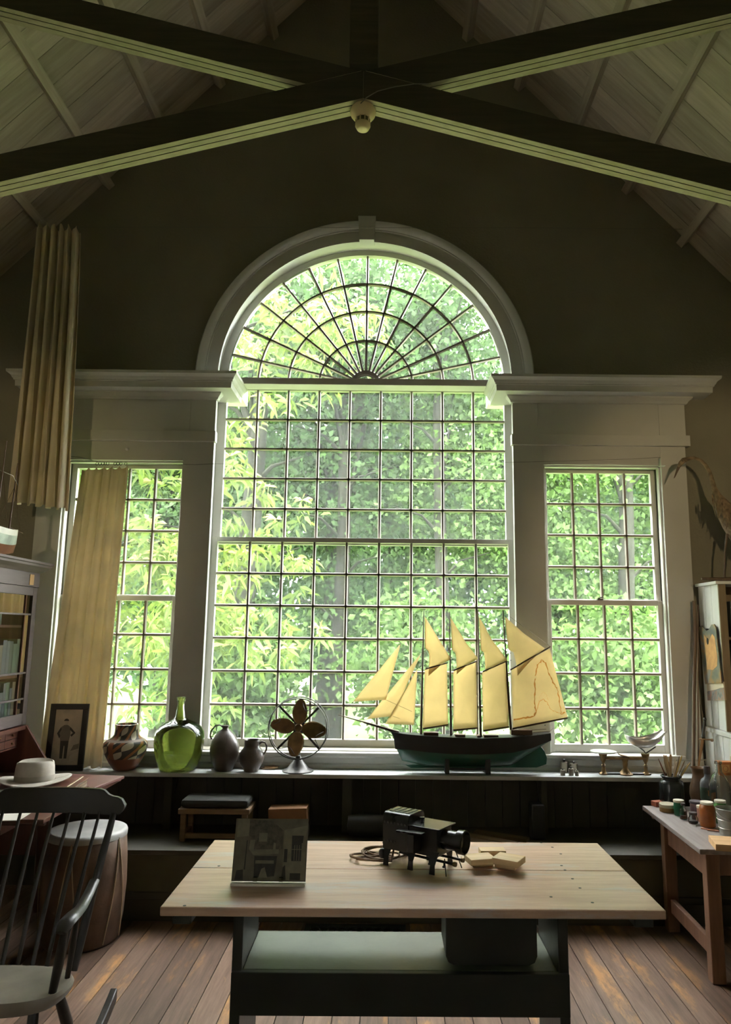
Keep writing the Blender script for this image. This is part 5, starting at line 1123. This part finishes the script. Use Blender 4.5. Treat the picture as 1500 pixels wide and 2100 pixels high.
BM = [mat('brush_handle_%s' % n, c, .5, var=.2) for n, c in (('red', (.16,.06,.035)), ('tan', (.36,.26,.14)), ('brown', (.17,.11,.06)), ('pale', (.50,.44,.34)), ('ochre', (.44,.33,.12)), ('grey', (.24,.22,.19)))]
M['ferr'] = mat('ferrule', (.40,.38,.34), .35, .8)
for i, (px, py, r, kind, lb_) in enumerate(BR):
    tip = atY(px, py, C0.y + .02*math.sin(i*2.1)); base = C0 + Vector((max(-.04, min(.04, -.38*(tip.x-C0.x))), .024*math.sin(i*2.4), .018)); d = tip-base
    # keep the handle inside the mouth of the crock
    br = thing('paint_brush', lb_ + ' in the black crock', 'brush', base, 0, 'brushes in the black crock')
    mm = BM[(0, 1, 1, 1, 2, 3, 3, 2, 4, 2, 3, 4, 5)[i]]
    if kind == 'round': MB().tube([Vector(), d*.5, d*.8, d*.93, d], [.004, .005, r*.8, r, r*.55], 8, flat=.6).build('handle', mm, br, smooth=60, local=True)
    else: MB().tube([Vector(), d*.5, d*.85, d], [.0035, .0045, r, r*.5], 8).build('handle', mm, br, smooth=60, local=True)
    MB().tube([d*.30, d*.42], [.0052, .0056], 8).build('ferrule', M['ferr'], br, smooth=60, local=True)
o = MB().box(-.03,.03,-.024,.024,0,.028).build('small_box', mat('red_box_card', (.33,.085,.04), .6, var=.15), bevel=.002); o.location = rp(1350, 1653); o.rotation_euler = (0,0,.3); tag(o, 'small brick-red box at the far corner of the paint table', 'box')
tn = thing('round_tin', 'flat round tin with a pale lid next to the green paint jar', 'tin', rp(1371, 1664))
MB().lathe([(0,0),(.046,0),(.047,.003),(.047,.024),(0,.024)], 36).build('body', mat('tin_ochre', (.30,.18,.06), .4, .3), tn, smooth=40, local=True); MB().lathe([(0,.0245),(.049,.0245),(.049,.040),(.046,.043),(0,.042)], 36).build('lid', mat('tin_lid', (.52,.46,.32), .4, .3), tn, smooth=40, local=True)
lidp = lambda r, z: [(0,z),(r,z),(r*1.02,z+.002),(r*1.02,z+.010),(r*.98,z+.012),(0,z+.012)]
jar('paint_jar', 'dark green paint jar with a cream lid', 1394, 1672, [(0,0),(.026,0),(.028,.004),(.028,.066),(.026,.07),(0,.07)], pg('paint_green', (.015,.13,.06)), lidp(.029,.0705), M['lidw'])
jar('glass_vial', 'small clear bottle with a little orange liquid and dark stopper', 1403, 1680, [(0,0),(.018,0),(.020,.004),(.020,.045),(.016,.052),(.010,.058),(.010,.072),(.008,.072),(.008,.056),(.017,.044),(.017,.004),(0,.004)], M['cgl'], [(0,.0725),(.012,.0725),(.012,.084),(0,.085)], M['lidd'], [(0,.0045),(.0165,.0045),(.0165,.020),(0,.020)], pg('orange_liquid', (.55,.14,.03)), cat='bottle')
jar('glass_jar', 'small squat clear jar with a black lid at the table edge', 1423, 1689, [(0,0),(.022,0),(.025,.005),(.025,.028),(.020,.036),(.019,.045),(.016,.045),(.017,.036),(.022,.028),(.022,.006),(0,.006)], M['cgl'], lidp(.021,.0455), M['lidd'], [(0,.0065),(.0215,.0065),(.0215,.016),(0,.016)], pg('grey_pigment', (.30,.28,.27)))
jar('paint_jar', 'mauve paint jar with a dark lid behind the small clear jar', 1430, 1677, [(0,0),(.030,0),(.033,.004),(.033,.07),(.030,.076),(0,.076)], pg('paint_mauve', (.16,.09,.095)), lidp(.035,.0765), mat('purple_lid', (.10,.08,.10), .4))
jar('paint_jar', 'pinkish paint jar with a pale lid left of the orange jar', 1441, 1685, [(0,0),(.023,0),(.025,.004),(.025,.066),(.023,.07),(0,.07)], pg('paint_pink', (.36,.17,.12)), lidp(.026,.0705), M['lidw'])
jar('paint_jar', 'tall orange paint jar with a cream lid, tallest on the paint table front', 1453, 1695, [(0,0),(.036,0),(.040,.006),(.040,.090),(.036,.105),(.030,.112),(0,.112)], pg('paint_orange', (.33,.095,.012)), lidp(.033,.1125), M['lidw'])
jar('paint_jar', 'bright green jar with a cream lid partly behind the bucket', 1480, 1688, [(0,0),(.032,0),(.035,.006),(.035,.090),(.028,.105),(0,.105)], pg('paint_leaf_green', (.06,.20,.03)), lidp(.029,.1055), M['lidw'])
# pitcher, bottles
jar('clay_pitcher', 'brown glazed clay pitcher with a wavy lip behind the bottles', 1437, 1647, [(0,0),(.042,0),(.050,.01),(.058,.05),(.055,.09),(.040,.14),(.036,.165),(.046,.20),(.050,.205),(.044,.20),(.032,.165),(.036,.14),(.05,.09),(0,.02)], mat('clay_glaze', (.17,.095,.05), .35, var=.3, scale=8), n=32, cat='pitcher')
t = jar('spirit_bottle', 'grey bottle with a black cap and a worn green and orange label', 1455, 1655, [(0,0),(.040,0),(.044,.006),(.044,.135),(.036,.155),(.018,.170),(.016,.185),(0,.185)], mat('bottle_grey', (.15,.155,.165), .2, var=.2), [(0,.1855),(.019,.1855),(.019,.225),(.016,.23),(0,.23)], M['lidd'], cat='bottle')
MB().lathe([(.0446,.045),(.0447,.046),(.0447,.112),(.0446,.113)], 28).build('label_band', mat('label_green', (.05,.085,.05), .6, var=.3, scale=30), t, smooth=45, local=True)
MB().lathe([(.0449,.07),(.0450,.071),(.0450,.10),(.0449,.101)], 12, a0=-2.0, a1=-1.0).build('label_patch', mat('label_orange', (.42,.19,.05), .6), t, smooth=45, local=True)
jar('glass_bottle', 'big clear glass bottle with a long neck at the right edge', 1480, 1672, [(0,0),(.052,0),(.057,.008),(.057,.15),(.052,.18),(.034,.215),(.018,.235),(.016,.275),(.021,.277),(.021,.29),(.013,.29),(.012,.235),(.03,.212),(.048,.178),(.053,.15),(.053,.012),(0,.010)], glass_mat('pale_blue_glass', (.86,.92,.95)), n=40, cat='bottle')
t = jar('kerosene_lamp_base', 'dark bottle with a wire loop at the very right edge', 1532, 1676, [(0,0),(.055,0),(.058,.01),(.058,.19),(.045,.215),(.03,.24),(.03,.26),(0,.26)], mat('bottle_black', (.018,.018,.02), .25), n=32, cat='bottle'); t.name = 'dark_bottle'; ORG['dark_bottle'] = Vector(t.location)
MB().tube([(-.058*math.cos(a), -.058*math.sin(a), .13) for a in [2*PI*i/24 for i in range(24)]], .0025, 5, closed=True).build('wire_loop', M['ferr'], t, smooth=60, local=True)
bk = thing('metal_bucket', 'small dull tin bucket with a wire handle at the front of the paint table', 'bucket', rp(1499, 1712))
MB().lathe([(0,.004),(.050,0),(.051,.01),(.060,.09),(.064,.125),(.066,.127),(.064,.129),(.061,.125),(.048,.012),(0,.010)], 36).build('body', mat('dull_tin', (.27,.27,.235), .5, .5, var=.2), bk, smooth=50, local=True)
for z in (.035, .075): MB().lathe([(.0515+z*.105,z-.002),(.0535+z*.105,z),(.0515+z*.105,z+.002)], 36).build('hoop', M['ferr'], bk, smooth=60, local=True)
MB().tube([(.066*math.cos(a), -.066*math.sin(a)*.9-.0, .110-.030*math.sin(a)) for a in [PI*i/16 for i in range(17)]], .002, 6).build('handle', M['ferr'], bk, smooth=60, local=True)
M['stick'] = mat('terracotta_stick', (.46,.22,.14), .7, var=.15)
for i, (px, py, rz, lb_) in enumerate(((1453, 1702, -38, 'left flat terracotta stick before the bucket'), (1460, 1703, -34, 'middle flat terracotta stick before the bucket'), (1466, 1705, -28, 'right flat terracotta stick before the bucket'))):
    o = MB().box(-.034,.034,-.007,.007,0,.006).build('pastel_stick', M['stick'], bevel=.001); o.location = rp(px, py) + Vector((0, 0, 0)); o.rotation_euler = (0,0,math.radians(rz)); tag(o, lb_, 'pastel', 'terracotta sticks on the paint table')
o = MB().box(0,.22,0,.16,0,.03).build('drawing_board', wood('board_pine', (.42,.24,.10), (.56,.35,.17), 'x', rough=.5), bevel=.002); o.location = (1.545, 3.615, RZ+.0005); o.rotation_euler = (0,0,math.radians(-12)); tag(o, 'pine drawing board lying on the near right corner of the paint table', 'board')
# ================================================================== white bookcase in the corner
M['wcase'] = mat('bookcase_white', (.60,.60,.56), .45, var=.06, scale=4); M['wedge'] = wood('bookcase_edge', (.15,.105,.05), (.22,.16,.085), 'z', rough=.5, rvar=.05)
BX0, BX1, BY0, BY1 = 2.075, 2.86, 4.60, 4.895
bc = thing('white_bookcase', 'white painted bookcase with brown front edges in the right corner', 'bookcase', ((BX0+BX1)/2, 4.75, 0))
zt = 1.915; zmid = 1.005
def side(x0, x1):
    for i in range(3):
        ya = BY0 + (BY1-BY0)*i/3; q = MB(); q.box(x0, x1, ya+.001, ya+(BY1-BY0)/3-.001, zmid+.012, zt); q.build('side_board', M['wcase'], bc, bevel=.002)
side(BX0, BX0+.022); side(BX1-.022, BX1)
q = MB(); q.box(BX0-.02, BX1+.02, BY0-.02, BY1, zt, zt+.02); q.build('top', M['wcase'], bc, bevel=.003)
for i in range(3):
    ya = BY0-.10 + (BY1-BY0+.10)*i/3; q = MB(); q.box(BX0-.012, BX0+.012, ya+.001, ya+(BY1-BY0+.10)/3-.001, .0005, zmid-.02); q.build('base_side_board', M['wcase'], bc, bevel=.002)
q = MB(); q.box(BX0-.02, BX1+.02, BY0-.115, BY1, zmid-.018, zmid+.010); q.build('ledge', M['wcase'], bc, bevel=.004)
q = MB(); q.box(BX0+.03, BX1, BY1-.02, BY1-.002, .05, zt); q.build('back_board', M['wedge'], bc)
q = MB(); q.box(BX0-.002, BX0+.045, BY0-.014, BY0-.001, zmid+.012, zt); q.build('front_stile', M['wedge'], bc, bevel=.002); q = MB(); q.box(BX0+.012, BX1, BY0-.10, BY0-.085, .0005, zmid-.02); q.build('base_front', M['wedge'], bc)
for z in (1.29, 1.57): q = MB(); q.box(BX0+.022, BX1-.022, BY0, BY1-.02, z, z+.018); q.build('shelf', M['wedge'], bc, bevel=.002)
rn = random.Random(21)
for zs_, lbz in ((1.5885, 'upper'), (1.3085, 'middle'), (1.0155, 'lower')):
    x = BX0+.085; n = 0
    while x < BX0 + .42:
        w_ = rn.uniform(.024, .045); h_ = rn.uniform(.18, .24); ci = rn.randrange(8); mm = bm[ci]
        b = thing('book', '%s book, %s from the left on the white bookcase %s shelf' % (BN[ci], ORDN[n], lbz), 'book', (x+w_/2, BY0+.11, zs_), 0, 'books on the %s shelf of the white bookcase' % lbz)
        q = MB(); q.box(-w_/2+.003, w_/2-.003, -.076, .076, .003, h_-.003); q.build('pages', M['pale'], b, local=True); q = MB(); q.box(-w_/2, -w_/2+.003, -.08, .08, 0, h_); q.box(w_/2-.003, w_/2, -.08, .08, 0, h_); q.box(-w_/2+.003, w_/2-.003, -.08, -.077, 0, h_); q.build('cover', mm, b, local=True)
        x += w_ + .001; n += 1
# ---- palette and small painting hanging on its side
def sidept(px, py, dx=0): return atX(px, py, BX0-.004-dx)
pal = thing('paint_palette', 'rectangular paint palette with a notch and thumb hole hung on the white bookcase', 'palette', sidept(1462, 1345))
def outline(pts, dx0, dx1, m, nm, par, bev=0): 
    P = [sidept(*p) for p in pts]; return MB().prism([(p.y, p.z) for p in P], lambda u, v, t: (t, u, v), BX0-dx0, BX0-dx1).build(nm, m, par, bevel=bev)
pal_out = [(1438,1286),(1444,1283),(1448,1288),(1454,1294),(1459,1290),(1464,1281),(1470,1280),(1473,1288),(1485,1401),(1451,1403)]
def smear(name, cols, scale):
    m, nt, b = _nt(name); tc = _n(nt, 'ShaderNodeTexCoord'); no = _n(nt, 'ShaderNodeTexNoise'); no.inputs['Scale'].default_value = scale; no.inputs['Detail'].default_value = 3; nt.links.new(tc.outputs['Object'], no.inputs[0])
    r = _ramp(nt, [(.32 + .36*i/(len(cols)-1), c) for i, c in enumerate(cols)]); nt.links.new(no.outputs[0], r.inputs[0]); nt.links.new(r.outputs[0], b.inputs['Base Color']); b.inputs['Roughness'].default_value = .45; return m
outline(pal_out, .018, .012, smear('palette_paint', [(.10,.12,.11), (.16,.17,.12), (.34,.20,.07), (.22,.22,.19)], 9), 'board', pal, .001)
outline([(1449,1301),(1455,1310),(1458,1316),(1461,1312),(1466,1300),(1471,1306),(1477,1350),(1476,1366),(1468,1374),(1456,1373),(1453,1340)], .0195, .0182, smear('palette_ochre', [(.46,.24,.09), (.60,.34,.13), (.50,.28,.11)], 14), 'ochre_smear', pal)
P0 = sidept(1457, 1315); MB().sphere((BX0-.020, P0.y, P0.z), .002, .016, .022, nu=14, nv=8).build('thumb_hole', M['black'], pal, smooth=60)
P0 = sidept(1455, 1292); MB().tube([(BX0, P0.y, P0.z+.004), (BX0-.024, P0.y, P0.z+.006)], .004, 8).build('peg', M['iron'], pal)
pn = thing('oil_sketch', 'small unframed oil sketch of grey rocks hung below the palette', 'painting', sidept(1470, 1420))
outline([(1452,1400),(1486,1398),(1490,1436),(1454,1437)], .010, .003, mat('sketch_cream', (.58,.50,.36), .6), 'canvas', pn); outline([(1453,1418),(1462,1416),(1472,1414),(1480,1411),(1488,1410),(1490,1435.6),(1454,1436.6)], .0112, .0102, smear('sketch_rock', [(.10,.11,.10), (.20,.20,.19), (.30,.16,.10), (.16,.18,.18)], 30), 'painted_rocks', pn)
# ---- poles, sword and strap leaning in the corner
M['pole'] = wood('pole_wood', (.11,.07,.045), (.19,.125,.08), 'z', rough=.6)
tag(MB().tube([atY(1423, 1586, 4.80), atY(1424, 1420, 4.83), atY(1427, 1300, 4.85), atY(1424, 1232, 4.862)], [.011,.012,.012,.010], 10).build('walking_staff', M['pole'], smooth=60), 'tall thick wooden staff leaning against the casing beside the white bookcase', 'staff')
tag(MB().tube([atY(1433, 1590, 4.75), atY(1432, 1420, 4.80), atY(1432, 1240, 4.855)], [.006,.006,.005], 8).build('thin_stick', M['pole'], smooth=60), 'thin dark stick leaning right beside the tall staff', 'stick')
sw = thing('short_sword', 'short sword with a black grip leaning in the right corner', 'sword', atY(1432, 1590, 4.70))
MB().tube([atY(1431, 1590, 4.70), atY(1437, 1545, 4.72), atY(1442, 1517, 4.735)], [.004,.009,.010], 8, flat=.35).build('blade', mat('scabbard_tan', (.30,.17,.08), .5), sw, smooth=60)
MB().tube([atY(1442, 1512, 4.737), atY(1446, 1478, 4.75)], [.009,.008], 10).build('grip', M['black'], sw, smooth=60); MB().tube([atY(1435, 1516, 4.735), atY(1460, 1517, 4.735)], .005, 8).build('guard', mat('guard_tan', (.30,.20,.12), .5), sw, smooth=60); p = atY(1461, 1518, 4.735); MB().sphere(p, .010, nu=10, nv=8).build('guard_knob', mat('guard_knob_tan', (.30,.20,.12), .5), sw, smooth=60)
p = atY(1446, 1475, 4.75); MB().sphere(p, .011, nu=10, nv=8).build('pommel', M['iron'], sw, smooth=60)
tag(MB().tube([Vector((BX0-.022, atX(px, py, BX0-.022).y, atX(px, py, BX0-.022).z)) for px, py in ((1436, 1445), (1440, 1480), (1443, 1540), (1447, 1570), (1449, 1590))], .004, 6, flat=.5).build('leather_strap', M['dklump'], smooth=60), 'thin dark leather strap hanging down the white bookcase side', 'strap')
# ---- boxes standing behind the bottles
yb = 4.44; bx = lambda px: atY(px, 1600, yb).x
o = MB().box(0,.30,0,.06,0,.19).build('wooden_crate', mat('crate_pale', (.42,.31,.20), .6, var=.15), bevel=.003); o.location = (atY(1477,1600,4.425).x, 4.425, RZ+.0005); tag(o, 'pale wooden box on the paint table behind the clear bottle', 'box')
o2 = MB().box(0,.085,0,.055,0,.075).build('cigar_box', mat('box_orange', (.50,.18,.045), .55, var=.15), bevel=.002); o2.location = (atY(1478,1600,4.425).x, 4.427, RZ+.191); tag(o2, 'small orange box with a pale emblem on the wooden box', 'box')
MB().box(.012,.06,-.0012,0,.015,.06).build('emblem', mat('emblem_pale', (.58,.36,.14), .55), o2, local=True); MB().tube([(.036+.014*math.cos(a), -.0016, .038+.016*math.sin(a)) for a in [2*PI*i/16 for i in range(16)]], .0016, 5, closed=True).build('emblem_ring', mat('emblem_red', (.40,.10,.03), .55), o2, local=True)
o3 = MB().box(0,.12,0,.055,0,.10).build('cream_box', mat('box_cream', (.50,.44,.26), .6, var=.1), bevel=.002); o3.location = (o2.location.x+.09, 4.427, RZ+.191); tag(o3, 'cream box beside the orange box at the right edge', 'box')
# ================================================================== stuffed heron on the bookcase
HY = 4.72; hp = lambda px, py, y=HY: atY(px, py, y)
he = thing('heron', 'stuffed brown heron with a curved neck and long bill on the bookcase', 'bird', (hp(1492, 1165).x, HY, 1.95))
M['feath'] = mat('heron_feathers', (.20,.145,.085), .85, var=.5, scale=30, bump=.3); M['bill'] = mat('heron_bill', (.10,.065,.035), .5)
path = [((1392,958),.009),((1397,950),.016),((1403,944),.018),((1411,941),.013),((1424,939),.0105),((1437,944),.011),((1447,953),.012),((1456,968),.013),((1461,985),.015),((1465,1002),.020),((1471,1018),.030),((1480,1034),.048),((1492,1052),.066),((1506,1072),.078),((1520,1095),.076),((1534,1120),.058),((1548,1146),.034),((1560,1172),.014),((1566,1186),.004)]
MB().tube([hp(*p) for p, r in path], [r for p, r in path], 14).build('body', M['feath'], he, smooth=180)
MB().tube([hp(1395,952), hp(1390,964), hp(1384,979), hp(1382.5,981)], [.012,.008,.0035,.001], 10, flat=.7).build('bill', M['bill'], he, smooth=60)
MB().sphere(hp(1400,945,HY-.016), .0035, nu=8, nv=6).build('eye', M['black'], he, smooth=60)
rn = random.Random(3)
for i in range(26):
    f = rn.random(); px, py = 1466+f*42, 1008+f*70; a = hp(px+rn.uniform(-7,9), py+rn.uniform(-6,10), HY-.045-rn.random()*.03); L_ = rn.uniform(.05,.10); d = Vector((rn.uniform(-.25,.3), rn.uniform(-.15,.1), -1)).normalized()*L_
    MB().tube([a, a+d*.5+Vector((.003,-.004,0)), a+d], [.002,.0075,.0012], 6, flat=.25).build('plume', M['feath'], he, smooth=60)
MB().tube([hp(1462,1012,HY-.04), hp(1464,1035,HY-.05), hp(1469,1060,HY-.05)], [.003,.005,.001], 6).build('breast_plume', M['feath'], he, smooth=60)
for px, k in ((1487, 0), (1512, 1)):
    MB().tube([hp(px+5, 1095, HY+k*.03), hp(px, 1135, HY+k*.03), Vector((hp(px-2, 1165, HY).x, HY+k*.03, 1.962))], [.010,.0055,.006], 8).build('leg', M['bill'], he, smooth=60)
bch = thing('driftwood_branch', 'rough brown branch lying on top of the bookcase under the heron', 'branch', (2.4, HY, 1.9355))
MB().tube([(2.02, HY-.02, 1.957), (2.15, HY-.015, 1.955), (2.30, HY, 1.957), (2.5, HY+.01, 1.957), (2.78, HY, 1.956)], [.008,.012,.018,.0195,.014], 9).build('bough', M['pole'], bch, smooth=50)
MB().tube([(2.22, HY-.05, 1.960), (2.32, HY-.055, 1.966), (2.5, HY-.05, 1.962)], [.006,.012,.008], 8).build('twig', M['pole'], bch, smooth=50)
